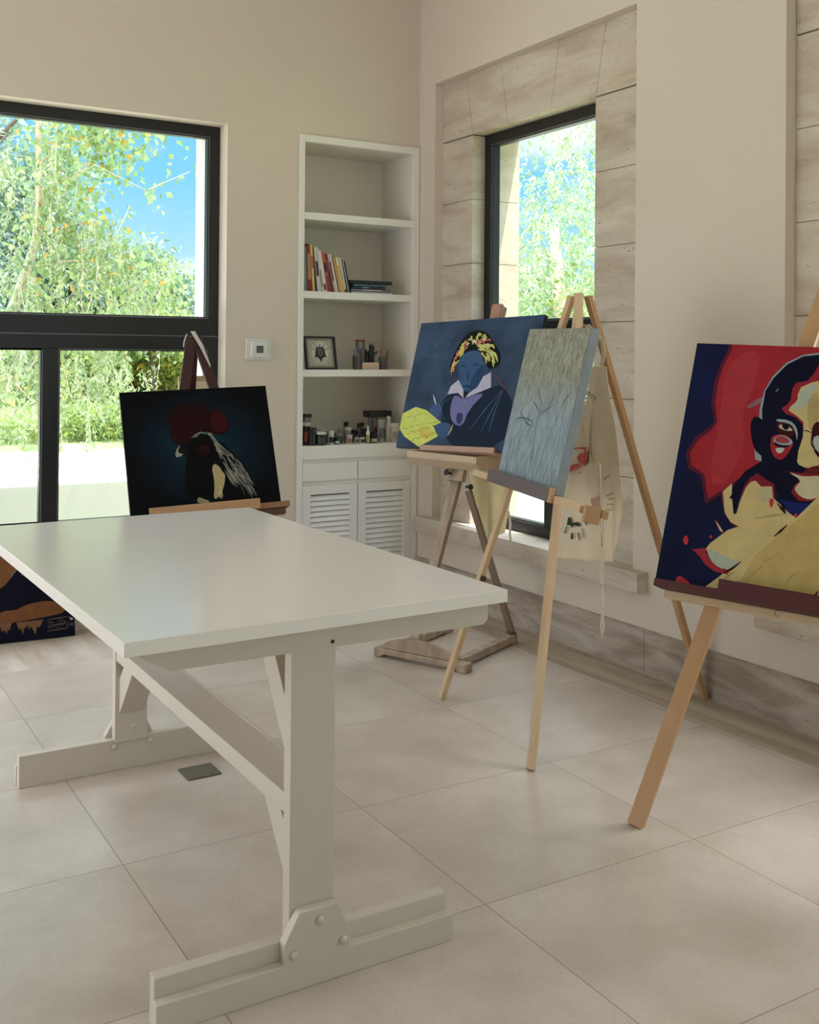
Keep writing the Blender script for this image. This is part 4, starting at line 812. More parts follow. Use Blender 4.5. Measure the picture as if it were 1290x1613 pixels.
GP = [[(-2.2687, 0.8041), (-2.2832, 0.8099), (-2.2883, 0.7834), (-2.317, 0.7928), (-2.3384, 0.7865), (-2.3291, 0.7736), (-2.2992, 0.7771), (-2.291, 0.7643), (-2.2812, 0.7746), (-2.2631, 0.772)], [(-2.2452, 0.7381), (-2.2572, 0.7516), (-2.2571, 0.7634), (-2.2667, 0.7686), (-2.2621, 0.7485), (-2.2526, 0.7314)], [(-2.2843, 0.7167), (-2.2876, 0.7405), (-2.296, 0.7433), (-2.294, 0.7135)], [(-2.3175, 0.7488), (-2.327, 0.7463), (-2.3356, 0.7168), (-2.3298, 0.7128)], [(-2.3468, 0.7723), (-2.3551, 0.7697), (-2.3742, 0.7342), (-2.3672, 0.7308)], [(-2.3735, 0.7991), (-2.3873, 0.8071), (-2.3991, 0.7912), (-2.3921, 0.7903)]]
BP = [[(-2.4828, 0.923), (-2.5192, 0.9407), (-2.5281, 0.9395), (-2.4884, 0.9184)], [(-2.4941, 0.9116), (-2.549, 0.9241), (-2.548, 0.9181), (-2.4952, 0.9072)], [(-2.4888, 0.89), (-2.546, 0.8986), (-2.5439, 0.8939), (-2.4888, 0.8855)], [(-2.4834, 0.8668), (-2.5178, 0.8713), (-2.5134, 0.8662), (-2.4835, 0.8623)], [(-2.4208, 0.9043), (-2.4548, 0.9159), (-2.4608, 0.879), (-2.4327, 0.8603)], [(-2.4787, 0.9938), (-2.5041, 1.0114), (-2.5097, 1.0089), (-2.4832, 0.9883)]]
for c, G, nm in (((196,84,64), RP[:5], 'red_handprint'), ((196,84,64), RP[5:6], 'red_smear'), ((196,84,64), RP[6:], 'red_smear'), ((34,58,30), GP, 'green_handprint'), ((190,146,124), BP[:5], 'faded_handprint'), ((190,146,124), BP[5:], 'faded_smear')):
    MBx = MB()
    for q in G: blot(c, q)
    MBx.build(nm, mat(nm, c, .8), t)
lm = mat('grey_print', (120,112,104), .8)
TT = [(-0.6, -2.4391, 1.3059), (-0.6, -2.3951, 1.3476), (-0.6, -2.4705, 1.3299)]
cu_ = bpy.data.curves.new('lettering', 'FONT'); cu_.body = 'The'; cu_.size = .036; cu_.extrude = .0002; cu_.materials.append(lm)
tmp_ = bpy.data.objects.new('lettering_curve', cu_); C.objects.link(tmp_); bpy.context.view_layer.update(); me_ = bpy.data.meshes.new_from_object(tmp_.evaluated_get(bpy.context.evaluated_depsgraph_get())); bpy.data.objects.remove(tmp_)
if not me_.materials: me_.materials.append(lm)
o = bpy.data.objects.new('lettering', me_); C.objects.link(o); o.parent = t
T0_ = V3(*TT[0]); ex = (V3(*TT[1])-T0_).normalized(); ey = V3(*TT[2])-T0_; ey = (ey-ex*ey.dot(ex)).normalized(); ez = V3(-1,0,0)
pw = V3(off(T0_.y, T0_.z)-.012, T0_.y, T0_.z)-V3(*t['_o'])
o.matrix_local = Matrix(((ex.x,ey.x,ez.x,pw.x),(ex.y,ey.y,ez.y,pw.y),(ex.z,ey.z,ez.z,pw.z),(0,0,0,1)))
# the turned-back flap, the neck strap and the waist strings
fl = MB(); FLp = [[(-2.361, 1.2734), (-2.3807, 1.1825), (-2.4093, 1.1083), (-2.4396, 1.0578)], [(-2.4097, 1.0779), (-2.4366, 1.0197), (-2.4203, 0.9498), (-2.4109, 0.9715)]]
b = MB(); L = FLp[0]
for i in range(3): b.add([(XA-.022,*L[i]),(XA-.028,*L[i+1]),(XA-.012,L[i+1][0]+.028,L[i+1][1]-.01),(XA-.012,L[i][0]+.012,L[i][1])], [(0,1,2,3)])
o = b.build('folded_edge', M_cloth, t, smooth=True); sm = o.modifiers.new('solid', 'SOLIDIFY'); sm.thickness = .0015
ST = [[(-0.65, -2.4993, 1.0654), (-0.65, -2.5136, 0.9852), (-0.65, -2.5122, 0.9109), (-0.65, -2.5263, 0.8388), (-0.65, -2.5227, 0.7644), (-0.65, -2.5323, 0.6921), (-0.65, -2.5291, 0.5809), (-0.65, -2.5189, 0.505), (-0.65, -2.5284, 0.4406), (-0.65, -2.5223, 0.395), (-0.65, -2.5317, 0.3492)], [(-0.65, -2.5083, 1.0588), (-0.65, -2.5026, 0.9692), (-0.65, -2.519, 0.897), (-0.65, -2.5087, 0.8216), (-0.65, -2.5272, 0.7503), (-0.65, -2.5214, 0.6755), (-0.65, -2.5201, 0.594), (-0.65, -2.5364, 0.516), (-0.65, -2.5328, 0.4489), (-0.65, -2.5399, 0.3989), (-0.65, -2.5273, 0.3445)]]
for s_ in ST: MB().tube([V3(*q) for q in s_], .0042, 6).build('waist_string', M_string, t, smooth=True)
NS = [(-0.63, -2.4951, 1.5619), (-0.63, -2.5021, 1.5284), (-0.63, -2.5005, 1.4927), (-0.63, -2.4895, 1.4614)]
b = MB(); NSv = [V3(*q) for q in NS]; pk = AP+V3(.02,-.09,-.22)
for a_, c_ in zip([AP+V3(.02,-.05,-.12)]+NSv[:-1], NSv): b.bar(a_, c_, .022, (0,1,0), .002)
NS2 = [(-0.6, -2.42, 1.5696), (-0.6, -2.4172, 1.515), (-0.6, -2.4246, 1.4606)]
for a_, c_ in zip([AP+V3(.02,-.03,-.12), V3(*NS2[0])], [V3(*NS2[0]), V3(*NS2[1])]): b.bar(a_, c_, .018, (0,1,0), .002)
b.build('neck_strap', M_string, t)
LB = [(-1.0882, 0.8994), (-1.1142, 0.7824), (-1.1517, 0.6848), (-1.159, 0.5909), (-1.1543, 0.5088)]
RB = [(-1.4883, 0.9372), (-1.4788, 0.8395), (-1.4583, 0.7563), (-1.4376, 0.6726), (-1.4112, 0.5908)]
t, off = cloth('apron', 'plain pale yellow apron hanging behind the tripod, left of the handprint one', -.32, LB, RB, (24,24), .016, 1.3, M_clothy)
tp = [(-1.1227, 1.022), (-1.4543, 1.0474)]
o = MB().add([(-.32,*LB[0]),(-.32,*RB[0]),(-.32,*tp[1]),(-.32,*tp[0])], [(0,1,2,3)]).build('cloth_top', M_clothy, t); sm = o.modifiers.new('solid', 'SOLIDIFY'); sm.thickness = .0015
SB = [(-0.31, -1.4181, 0.7018), (-0.31, -1.4354, 0.6391), (-0.31, -1.4306, 0.5896), (-0.31, -1.4366, 0.5515)]
MB().tube([V3(*q) for q in SB], .006, 6).build('waist_string', M_string, t, smooth=True)

# --- big red portrait on the right, pine tripod with a red ledge
M_navy = mat('navy_ground', (20,30,78), .7, var=.25, scale=5, bump=.15, col2=(9,12,38), spec=.12)
t = canvas(RED, 'large red, navy and cream portrait painting on the easel at the right edge', .02, mat('navy_canvas_edge', (14,14,26), .5), M_navy, drop(RED.P(.4,0)))
p = Paint(RED)
def G(*q): return list(q)
RDc, NVc, CRc, DKc, BGc = (152,38,47), (8,9,34), (194,172,120), (62,14,20), (140,156,160)
p.poly((84,22,44), [(0.1148, 0.85), (0.4194, 0.85), (0.6961, 0.85), (0.7258, 0.6054), (0.4775, 0.4369), (0.2982, 0.4403), (0.2733, 0.4112), (0.2349, 0.3729), (0.1768, 0.3145), (0.1286, 0.2751), (0.1076, 0.3353), (0.0953, 0.371), (0.048, 0.3908), (0.0291, 0.444), (0.0524, 0.5018), (0.0945, 0.5412), (0.1111, 0.5641), (0.0886, 0.6328), (0.0877, 0.7138), (0.1006, 0.7799), (0.1177, 0.83)])
p.poly(RDc, [(0.1274, 0.85), (0.4194, 0.85), (0.6961, 0.85), (0.7258, 0.6054), (0.4775, 0.4369), (0.297, 0.4477), (0.2721, 0.4186), (0.2337, 0.3803), (0.1749, 0.3265), (0.1346, 0.2942), (0.1197, 0.3367), (0.1081, 0.3778), (0.0585, 0.4028), (0.0447, 0.4455), (0.0657, 0.4934), (0.1055, 0.5319), (0.1223, 0.5618), (0.1026, 0.6338), (0.1018, 0.7146), (0.1146, 0.7806), (0.1302, 0.8305)])
p.poly((160,50,56), [(0.1499, 0.8149), (0.2391, 0.8348), (0.2283, 0.7059), (0.2003, 0.5933), (0.2319, 0.4871), (0.192, 0.3604), (0.1423, 0.3394), (0.1247, 0.399), (0.1283, 0.5165), (0.1269, 0.6195), (0.1189, 0.7156)], 2)
p.poly((128,96,108), [(0.2104, 0.6256), (0.2639, 0.6687), (0.2645, 0.6451), (0.2265, 0.6189)], 2)
p.poly(BGc, [(0.4257, 0.8296), (0.3746, 0.8196), (0.3242, 0.7889), (0.2851, 0.737), (0.2653, 0.6845), (0.2599, 0.6213), (0.2619, 0.5934), (0.2613, 0.4899), (0.2711, 0.4451), (0.2982, 0.4403), (0.3224, 0.572), (0.4383, 0.7339)])
p.poly(NVc, [(0.4315, 0.8236), (0.571, 0.8173), (0.646, 0.7459), (0.6847, 0.6309), (0.6876, 0.4878), (0.6225, 0.3815), (0.4903, 0.3405), (0.4344, 0.2829), (0.4051, 0.2936), (0.3735, 0.3187), (0.3457, 0.3632), (0.309, 0.3679), (0.2784, 0.3778), (0.2512, 0.3634), (0.2297, 0.312), (0.2393, 0.2609), (0.2221, 0.2661), (0.2098, 0.3058), (0.2115, 0.3324), (0.2215, 0.3638), (0.2451, 0.4028), (0.2922, 0.4412), (0.2895, 0.4591), (0.2682, 0.4737), (0.2516, 0.5043), (0.2406, 0.542), (0.2366, 0.5727), (0.2455, 0.5929), (0.2645, 0.5905), (0.2737, 0.5835), (0.2677, 0.6141), (0.269, 0.6847), (0.2901, 0.7333), (0.3285, 0.7843), (0.3767, 0.815)])
p.poly((140,36,48), [(0.4352, 0.7957), (0.4203, 0.7577), (0.4028, 0.7288), (0.3666, 0.7205), (0.3567, 0.6981), (0.3571, 0.6594), (0.3473, 0.6417), (0.3318, 0.6282), (0.3473, 0.6109), (0.3834, 0.5999), (0.4062, 0.579), (0.4158, 0.5496), (0.5077, 0.5576), (0.5124, 0.7382)])
p.poly(CRc, [(0.4434, 0.7327), (0.4176, 0.725), (0.3844, 0.706), (0.3771, 0.6762), (0.382, 0.6611), (0.3596, 0.6364), (0.3558, 0.6223), (0.3902, 0.602), (0.4096, 0.5853), (0.4137, 0.5344), (0.4059, 0.4887), (0.4068, 0.4515), (0.4138, 0.4419), (0.4401, 0.4329), (0.4813, 0.4446), (0.5472, 0.4589), (0.5973, 0.5948), (0.5692, 0.7189)])
p.poly((168,172,156), [(0.4393, 0.7263), (0.4036, 0.7126), (0.3821, 0.6919), (0.3815, 0.6649), (0.3639, 0.6367), (0.3873, 0.6231), (0.4184, 0.6559), (0.4273, 0.6948)], 1)
p.poly((172,150,100), [(0.4153, 0.6787), (0.4434, 0.6959), (0.4582, 0.5833), (0.4325, 0.551), (0.4161, 0.6101)], 1)
# spectacles, eyes
p.poly((150,160,164), [(0.3197, 0.591), (0.3634, 0.5891), (0.3857, 0.5727), (0.3963, 0.5479), (0.3976, 0.5179), (0.3893, 0.5473), (0.3742, 0.5733), (0.3502, 0.5804), (0.3226, 0.5812)], 1)
p.poly(DKc, [(0.3213, 0.5796), (0.3504, 0.5789), (0.3765, 0.5674), (0.3851, 0.5469), (0.3789, 0.5297), (0.3417, 0.5393), (0.3246, 0.5569)], 1)
p.poly((186,170,150), [(0.3286, 0.5695), (0.3511, 0.5744), (0.3824, 0.5557), (0.3673, 0.5514), (0.3378, 0.5565)], 1)
p.poly((10,8,14), [(0.3397, 0.5734), (0.3566, 0.5764), (0.3668, 0.565), (0.3598, 0.5538), (0.3461, 0.5587)], 1)
p.poly(RDc, [(0.3138, 0.5315), (0.3416, 0.54), (0.3717, 0.5306), (0.3884, 0.5125), (0.3794, 0.4861), (0.3673, 0.4609), (0.3509, 0.4502), (0.3317, 0.4588), (0.3184, 0.4802), (0.3123, 0.5023)], 2)
p.poly(BGc, [(0.3219, 0.5261), (0.3475, 0.539), (0.3798, 0.5238), (0.3861, 0.5093), (0.3618, 0.4994), (0.3328, 0.5005), (0.3226, 0.5109)], 1)
p.poly((150,60,66), [(0.3247, 0.5263), (0.3479, 0.536), (0.3743, 0.5217), (0.3718, 0.5094), (0.3316, 0.5087)], 1)
p.poly((12,12,34), [(0.3224, 0.5124), (0.3472, 0.5011), (0.378, 0.5055), (0.368, 0.4955), (0.3426, 0.4931), (0.3256, 0.5006)], 1)
p.poly((176,180,176), [(0.33, 0.4904), (0.3624, 0.495), (0.3575, 0.4794), (0.3456, 0.4723), (0.336, 0.4788)], 1)
p.poly(DKc, [(0.438, 0.5515), (0.441, 0.5818), (0.4568, 0.5944), (0.5309, 0.5893), (0.5485, 0.5026), (0.5064, 0.4619), (0.4732, 0.4695), (0.4528, 0.4933)], 1)
p.poly((168,174,170), [(0.4455, 0.5372), (0.4631, 0.5463), (0.523, 0.5442), (0.5228, 0.4928), (0.4761, 0.4845), (0.4527, 0.5044)], 1)
for a in [[(0.4069, 0.5579), (0.4246, 0.5579), (0.4408, 0.5518)], [(0.4408, 0.5518), (0.443, 0.5146), (0.4723, 0.4767)]]: p.stroke((30,20,26), a, .004)
p.poly((92,28,26), [(0.3736, 0.4168), (0.4162, 0.4141), (0.4479, 0.4367), (0.4762, 0.447), (0.5216, 0.4489), (0.5257, 0.4167), (0.4806, 0.4139), (0.4509, 0.415), (0.4107, 0.4032)], 1)
p.poly(NVc, [(0.341, 0.4447), (0.4061, 0.4366), (0.4346, 0.4323), (0.4451, 0.4371), (0.43, 0.4156), (0.4028, 0.4096), (0.3583, 0.4241)], 1)
p.poly((128,30,40), [(0.375, 0.417), (0.417, 0.4083), (0.4273, 0.3947), (0.4083, 0.3705), (0.4031, 0.3479), (0.4286, 0.3248), (0.4563, 0.324), (0.4907, 0.3369), (0.4804, 0.4153), (0.4302, 0.4141)])
p.poly((190,180,146), [(0.3823, 0.4148), (0.4172, 0.4068), (0.4384, 0.4048), (0.4808, 0.4124), (0.5258, 0.416), (0.5351, 0.3425), (0.4898, 0.344), (0.4623, 0.3305), (0.4338, 0.3371), (0.4115, 0.3577), (0.4152, 0.3713), (0.4306, 0.3907)], 1)
p.poly((22,34,92), [(0.3734, 0.3194), (0.4158, 0.3167), (0.4638, 0.3192), (0.49, 0.3426), (0.4599, 0.2971), (0.4347, 0.2808), (0.408, 0.2831)])
# robe
p.poly((120,28,44), [(0.1753, 0.3242), (0.1856, 0.2839), (0.2032, 0.2449), (0.2297, 0.2188), (0.2518, 0.2093), (0.3017, 0.2251), (0.3653, 0.2775), (0.3448, 0.369), (0.3139, 0.3834), (0.286, 0.3997), (0.2634, 0.3799), (0.25, 0.352), (0.239, 0.2907), (0.2392, 0.2519), (0.2274, 0.2519), (0.2158, 0.3057), (0.2004, 0.3084), (0.2088, 0.3585)])
p.poly(CRc, [(0.1812, 0.3249), (0.2077, 0.3561), (0.2124, 0.3174), (0.2053, 0.3059), (0.2165, 0.3013), (0.2286, 0.2535), (0.2373, 0.2547), (0.2453, 0.3064), (0.2553, 0.3466), (0.2682, 0.3676), (0.2834, 0.3739), (0.3051, 0.3555), (0.3389, 0.3609), (0.3487, 0.3229), (0.3693, 0.3086), (0.407, 0.2801), (0.4297, 0.2672), (0.4893, 0.3476), (0.7907, 0.5825), (0.8533, 0), (0.5384, 0), (0.4062, 0), (0.213, 0.0046), (0.1721, 0), (0.2078, 0.0361), (0.2377, 0.0685), (0.2002, 0.0821), (0.1728, 0.1034), (0.1553, 0.1266), (0.167, 0.1468), (0.2182, 0.1987), (0.2524, 0.2153), (0.2227, 0.226), (0.1985, 0.2555)])
p.poly((160,168,150), [(0.1577, 0.1306), (0.1937, 0.1213), (0.2481, 0.1042), (0.2774, 0.1023), (0.232, 0.0676), (0.1935, 0.0774), (0.1684, 0.1027)], 1)
p.poly((176,166,130), [(0.2972, 0.3501), (0.3391, 0.3595), (0.3468, 0.3264), (0.3261, 0.3017), (0.3027, 0.3135)], 1)
p.poly((182,157,100), [(0.3169, 0.1258), (0.4126, 0.2404), (0.4926, 0.3228), (0.7332, 0.5348), (0.7893, 0.0033), (0.5358, 0), (0.4038, 0.013), (0.2762, 0.019)])
p.poly((150,40,52), [(0.1098, 0.1175), (0.1579, 0.1292), (0.1572, 0.1158), (0.1761, 0.0922), (0.2029, 0.0745), (0.232, 0.0676), (0.2525, 0.0767), (0.24, 0.0545), (0.1968, 0.0575), (0.1644, 0.0727), (0.137, 0.1008)])
for q in [[(0.071, 0.1492), (0.0818, 0.1628), (0.0917, 0.1507), (0.092, 0.1312), (0.0817, 0.1282)], [(0.1604, 0.1681), (0.1665, 0.1765), (0.1713, 0.166), (0.166, 0.1615)], [(0.0696, 0.0057), (0.0785, 0.0249), (0.0977, 0.0207), (0.1315, 0), (0.0794, 0)], [(0.4186, 0.2772), (0.4343, 0.2837), (0.4298, 0.2658)], [(0.3352, 0.3176), (0.3515, 0.3233), (0.3524, 0.2977), (0.3453, 0.288)], [(0.1668, 0.2288), (0.1769, 0.2227), (0.2067, 0.1867), (0.1949, 0.1865)]]: p.poly((176,50,58), q, 1)
p.poly((196,180,140), [(0.174, 0.2223), (0.1825, 0.216), (0.2048, 0.1894), (0.1939, 0.1923)])
for a in [[(0.3698, 0.1984), (0.3878, 0.219), (0.4056, 0.2409)], [(0.2264, 0.0573), (0.2526, 0.076), (0.2774, 0.1023)], [(0.5082, 0.0144), (0.5189, 0.0333), (0.5267, 0.0496)], [(0.3646, 0.3066), (0.381, 0.2904), (0.3934, 0.2775)], [(0.3748, 0.3093), (0.3879, 0.2913), (0.3951, 0.2756)]]: p.stroke((34,18,22), a, .008)
for a in [[(0.2173, 0.0233), (0.2423, 0.0491), (0.2614, 0.0666)], [(0.3008, 0.0445), (0.3249, 0.0734), (0.3488, 0.1022)], [(0.3478, 0.1092), (0.379, 0.1354), (0.3974, 0.1525)], [(0.4256, 0.0516), (0.4418, 0.0821), (0.4598, 0.099)], [(0.2984, 0.2466), (0.353, 0.2649), (0.3937, 0.2754)]]: p.stroke((166,144,100), a, .008)
p.poly((120,128,150), [(0.3037, 0.6854), (0.309, 0.6951), (0.3121, 0.6984), (0.3113, 0.689), (0.3063, 0.6832)])
p.build('picture', t, .45, .08)
t = thing('easel', 'pine tripod easel with a dark red ledge at the right edge of the view', 'easel', (-.9,-3.65,0), 'easels')
azr = V3(math.cos(math.radians(-67)), math.sin(math.radians(-67)), 0); bkr = V3(-RED.n.x, -RED.n.y, 0).normalized()
LEGD = -.066
l0_, l1_ = (0.0516, -0.7717), (0.3775, 0.9563)
F1 = ext(l1_, l0_, .002, RED, LEGD); TOP = ext(l0_, l1_, 1.80, RED, LEGD)
azr = V3(RED.r.x, RED.r.y, 0).normalized(); bkr = V3(-RED.n.x, -RED.n.y, 0).normalized()
half = (TOP-F1).dot(azr)+.01; F2 = F1+azr*2*half; AP2 = TOP
MB().bar(F1, AP2, .052, azr, .024).build('leg', M_pine2, t, bevel=.002)
MB().bar(F2, AP2+azr*.03, .052, azr, .024).build('leg', M_pine2, t, bevel=.002)
FB2 = (F1+F2)/2+bkr*.95; FB2.z = .002; MB().bar(FB2, AP2+azr*.015+bkr*.03, .045, azr, .022).build('leg', M_pine2, t, bevel=.002)
r0 = (0.0153, -0.014); r1 = (0.2352, -0.0171)
b = MB(); RED.box(b, r0[0], .88, -.026, -.001, -.03, .045); b.build('ledge', M_redwood, t, bevel=.002)
b = MB(); RED.box(b, r1[0], .86, -.028, .030, .0455, .060); lp = b.build('ledge_lip', M_redwood, t, bevel=.002)
b = MB(); RED.box(b, .03, .86, -.052, -.0265, -.05, -.022); b.build('crossbar', M_pine, t, bevel=.002)
k0 = (0.4333, -0.0448); b = MB(); b.tube([RED.P(k0[0]+.009*math.cos(a), k0[1]+.009*math.sin(a), .0612) for a in [PI*.3+PI*1.4*k/10 for k in range(11)]], .0012, 5); b.build('stamped_mark', M_metal, lp)
ql = F1+(AP2-F1)*.80; b = MB(); d_ = (AP2-F1).normalized(); b.obox(ql-azr*.034-RED.n*.02, azr*.075-V3(0,0,.045), V3(0,0,-.028), RED.n*.036); b.build('strap', M_strap, t)

# --- long dark picture leaning under the window, behind the table
t = thing('canvas_painting', 'dark painting with brown hills and pointed shapes, standing on the floor under the window', 'painting', (-2.7,-.1,0))
LEA = Plane((-3.15,-.075,.003), (1,-.045,0), (.004,.15,.989), (-.045,-.987,.15), .975, .50)
BW = .975
b = MB(); LEA.box(b, 0, LEA.w, 0, LEA.h, -.03, 0); b.build('stretched_canvas', mat('black_lacquer', (12,12,16), .3), t, bevel=.008, segs=3)
p = Paint(LEA)
def bg(*px): return list(px)
p.poly((12,14,30), [(.0,.0),(.975,.0),(.975,.5),(.0,.5)])
p.poly((116,74,44), [(.0,.13),(.2,.15),(.42,.11),(.55,.13),(.62,.165),(.68,.16),(.72,.18),(.8,.195),(.88,.185),(.925,.16),(.93,.13),(.88,.115),(.6,.095),(.0,.08)], 1)
p.poly((120,80,50), [(.2,.5),(.55,.5),(.70,.46),(.74,.40),(.68,.36),(.64,.30),(.58,.26),(.4,.3),(.2,.4)], 1)
for x, w, h in ((.63,.03,.05),(.71,.028,.06),(.77,.045,.07),(.55,.03,.045),(.46,.03,.06)): p.poly((120,84,58), [(x-w,.098),(x+w,.10),(x+w*.55,.06),(x+w*.3,.07),(x+.004,.095-h),(x-w*.3,.07),(x-w*.6,.058)])
for yy in (.098,.066,.040): p.stroke((110,84,72), [(.835,yy-.002),(.945,yy+.004)], .006)
rr = random.Random(9)
for k in range(22): a = .835+.105*rr.random(); yy = rr.choice((.083,.055)); p.stroke((104,80,70), [(a,yy),(a+rr.uniform(.004,.012),yy+rr.uniform(-.008,.01))], .004)
p.poly((170,166,164), [(.945,.098),(.965,.092),(.963,.082),(.952,.082)]); p.poly((70,66,72), [(.945,.068),(.967,.066),(.966,.052),(.945,.054)])
for (a, c) in ((.66,.33),(.675,.35),(.70,.36),(.71,.335)): p.stroke((120,116,112), [(a,c),(a+.012,c+.03)], .008)
p.build('picture', t, .4, .15)

# ------------------------------------------------------------------ garden outside
M_grass = mat('grass', (112,138,84), .9, var=.3, scale=3, col2=(164,172,126))
M_gravel = mat('pale_gravel', (236,230,214), .9, var=.06, scale=30)
struct(MB().box(-40, 60, .40, 70, -.35, -.12).build('garden_ground', M_grass))
struct(MB().box(.42, 60, -40, .40, -.35, -.12).build('side_ground', M_grass))
struct(MB().box(-12, 8, 1.62, 1.80, -.119, .598).build('garden_wall', M_plaster, bevel=.01))
struct(MB().box(-12, 8, 1.801, 4.3, -.119, .575).build('gravel_terrace', M_gravel))
struct(MB().prism([(-12,4.301,-.119),(-12,4.301,.575),(-12,9,1.0),(-12,16,1.6),(-12,30,2.0),(-12,30,-.119)], (30,0,0)).build('garden_slope', M_grass))
def leafmat(name, c, c2, tr=.4):
    m, t, b = newmat(name); n = t.nodes.new; k = t.links.new
    g = n('ShaderNodeNewGeometry'); r = n('ShaderNodeValToRGB'); k(g.outputs['Random Per Island'], r.inputs[0]); r.color_ramp.elements[0].color = (*lin(c),1); r.color_ramp.elements[1].color = (*lin(c2),1)
    d = n('ShaderNodeBsdfDiffuse'); x = n('ShaderNodeBsdfTranslucent'); mx = n('ShaderNodeMixShader'); mx.inputs[0].default_value = tr
    k(r.outputs[0], d.inputs[0]); k(r.outputs[0], x.inputs[0]); k(d.outputs[0], mx.inputs[1]); k(x.outputs[0], mx.inputs[2]); k(mx.outputs[0], t.nodes['Material Output'].inputs[0]); return m
M_bark = mat('pale_bark', (206,184,160), .8, var=.12, scale=20); M_barkd = mat('dark_bark', (84,72,60), .9, var=.2, scale=12)
def leaves(name, P, size, asp, droop, m, parent, seed, mi=None):
    """one folded leaf at every point of P"""
    g = np.random.default_rng(seed); n = len(P); s = size*g.uniform(.6,1.3,n)[:,None]
    d = g.normal(size=(n,3)); d[:,2] = d[:,2]*(1-droop)-droop*1.6; d /= np.linalg.norm(d,axis=1)[:,None]
    a = g.normal(size=(n,3)); a -= (a*d).sum(1)[:,None]*d; a /= np.linalg.norm(a,axis=1)[:,None]; c = np.cross(d,a)
    tip = P+d*s; l = P+d*s*.38+a*s*asp+c*s*.10; r = P+d*s*.38-a*s*asp+c*s*.10
    v = np.stack([P,l,tip,r],1).reshape(-1,3)-np.array(parent['_o']); idx = np.arange(n*4).reshape(-1,4)
    me = bpy.data.meshes.new(name); me.from_pydata(v.tolist(), [], idx.tolist()); ms = m if isinstance(m, list) else [m]
    for q in ms: me.materials.append(q)
    if len(ms) > 1: me.polygons.foreach_set('material_index', (g.random(n) < (mi or .1)).astype(int).tolist())
    me.update(); o = bpy.data.objects.new(name, me); C.objects.link(o); o.parent = parent; return o
def blob(n, c, r, g, hollow=.35, clumps=26, cr=.32):
    """points gathered in clumps inside an ellipsoid"""
    cc = g.normal(size=(clumps,3)); cc /= np.linalg.norm(cc,axis=1)[:,None]; cc *= g.uniform(hollow,1,clumps)[:,None]
    p = cc[g.integers(0,clumps,n)]+g.normal(size=(n,3))*cr*.5; return np.array(c)+p*np.array(r)
def strands(starts, length, g, step=.035, sway=.05):
    out = []; lines = []
    for s0, L in zip(starts, length):
        p = np.array(s0, float); d = g.normal(size=3)*.25; d[2] = -1; ln = [tuple(p)]
        for k in range(int(L/step)):
            d += g.normal(size=3)*sway; d[2] = min(d[2], -.5); p = p+d/np.linalg.norm(d)*step; out.append(p+g.normal(size=3)*.008); out.append(p+g.normal(size=3)*.012)
            if k%4 == 3: ln.append(tuple(p))
        lines.append(ln)
    return np.array(out), lines
g = np.random.default_rng(4)
# slender birch-like tree close to the big window
base = (-2.2899, 3, 0.2854)
t = thing('tree', 'slender pale-trunked tree with fresh green and orange leaves just outside the big window', 'tree', (base[0], 3.0, .57))
TP = [(-2.2899, 3, 0.2854), (-2.1836, 3, 1.0694), (-2.0488, 3, 1.5662), (-1.9422, 3, 1.8191), (-1.8208, 3, 2.1773), (-1.7552, 3, 2.425), (-1.7331, 3, 2.6406), (-1.7419, 3, 2.9867), (-1.7559, 3, 3.3525), (-1.7878, 3, 4.0109)]
b = MB(); b.tube([V3(*q)+V3(0,.03*math.sin(i*1.3),0) for i, q in enumerate(TP)], [.055,.05,.045,.042,.038,.034,.03,.026,.022,.015], 9); b.build('trunk', M_bark, t, smooth=True)
BRS = [[(-1.7552, 3, 2.425), (-1.5738, 2.9, 2.7947), (-1.3508, 2.8, 3.1085), (-1.1857, 2.75, 3.1179)], [(-1.7419, 3, 2.9867), (-1.5041, 2.8, 3.346), (-1.3034, 2.7, 3.301), (-1.1767, 2.6, 3.0951)], [(-1.7552, 3, 2.425), (-1.4452, 2.8, 2.5387), (-1.216, 2.7, 2.2897), (-0.9335, 2.6, 2.0925), (-0.7637, 2.55, 1.9526)], [(-1.8208, 3, 2.1773), (-1.5156, 2.7, 2.2228), (-1.1383, 2.6, 1.9313)], [(-1.7397, 3, 2.7931), (-1.401, 2.6, 2.9714), (-1.024, 2.5, 2.7914), (-0.6586, 2.5, 2.9785)], [(-1.7553, 3, 3.3015), (-1.4564, 2.6, 3.5144), (-1.1078, 2.5, 3.4395), (-1.019, 2.45, 3.2644)], [(-1.8869, 3, 2.0225), (-1.535, 2.8, 1.6731), (-1.207, 2.7, 1.474)], [(-1.9326, 3, 1.8193), (-2.1674, 2.7, 1.467), (-1.8132, 2.6, 1.0814)]]
b = MB()
for q in BRS: b.tube([V3(*a) for a in q], [.009,.006,.004,.002][:len(q)], 6)
b.build('branches', M_bark, t, smooth=True)
pts = []
for q in BRS:
    q = np.array(q)
    for i in range(len(q)-1):
        for k in range(26 if abs(q[-1][2]-2.9785) < .02 else 140): f = g.random(); pts.append(q[i]*(1-f)+q[i+1]*f+g.normal(size=3)*np.array((.13,.18,.12)))
P1 = np.array(pts)
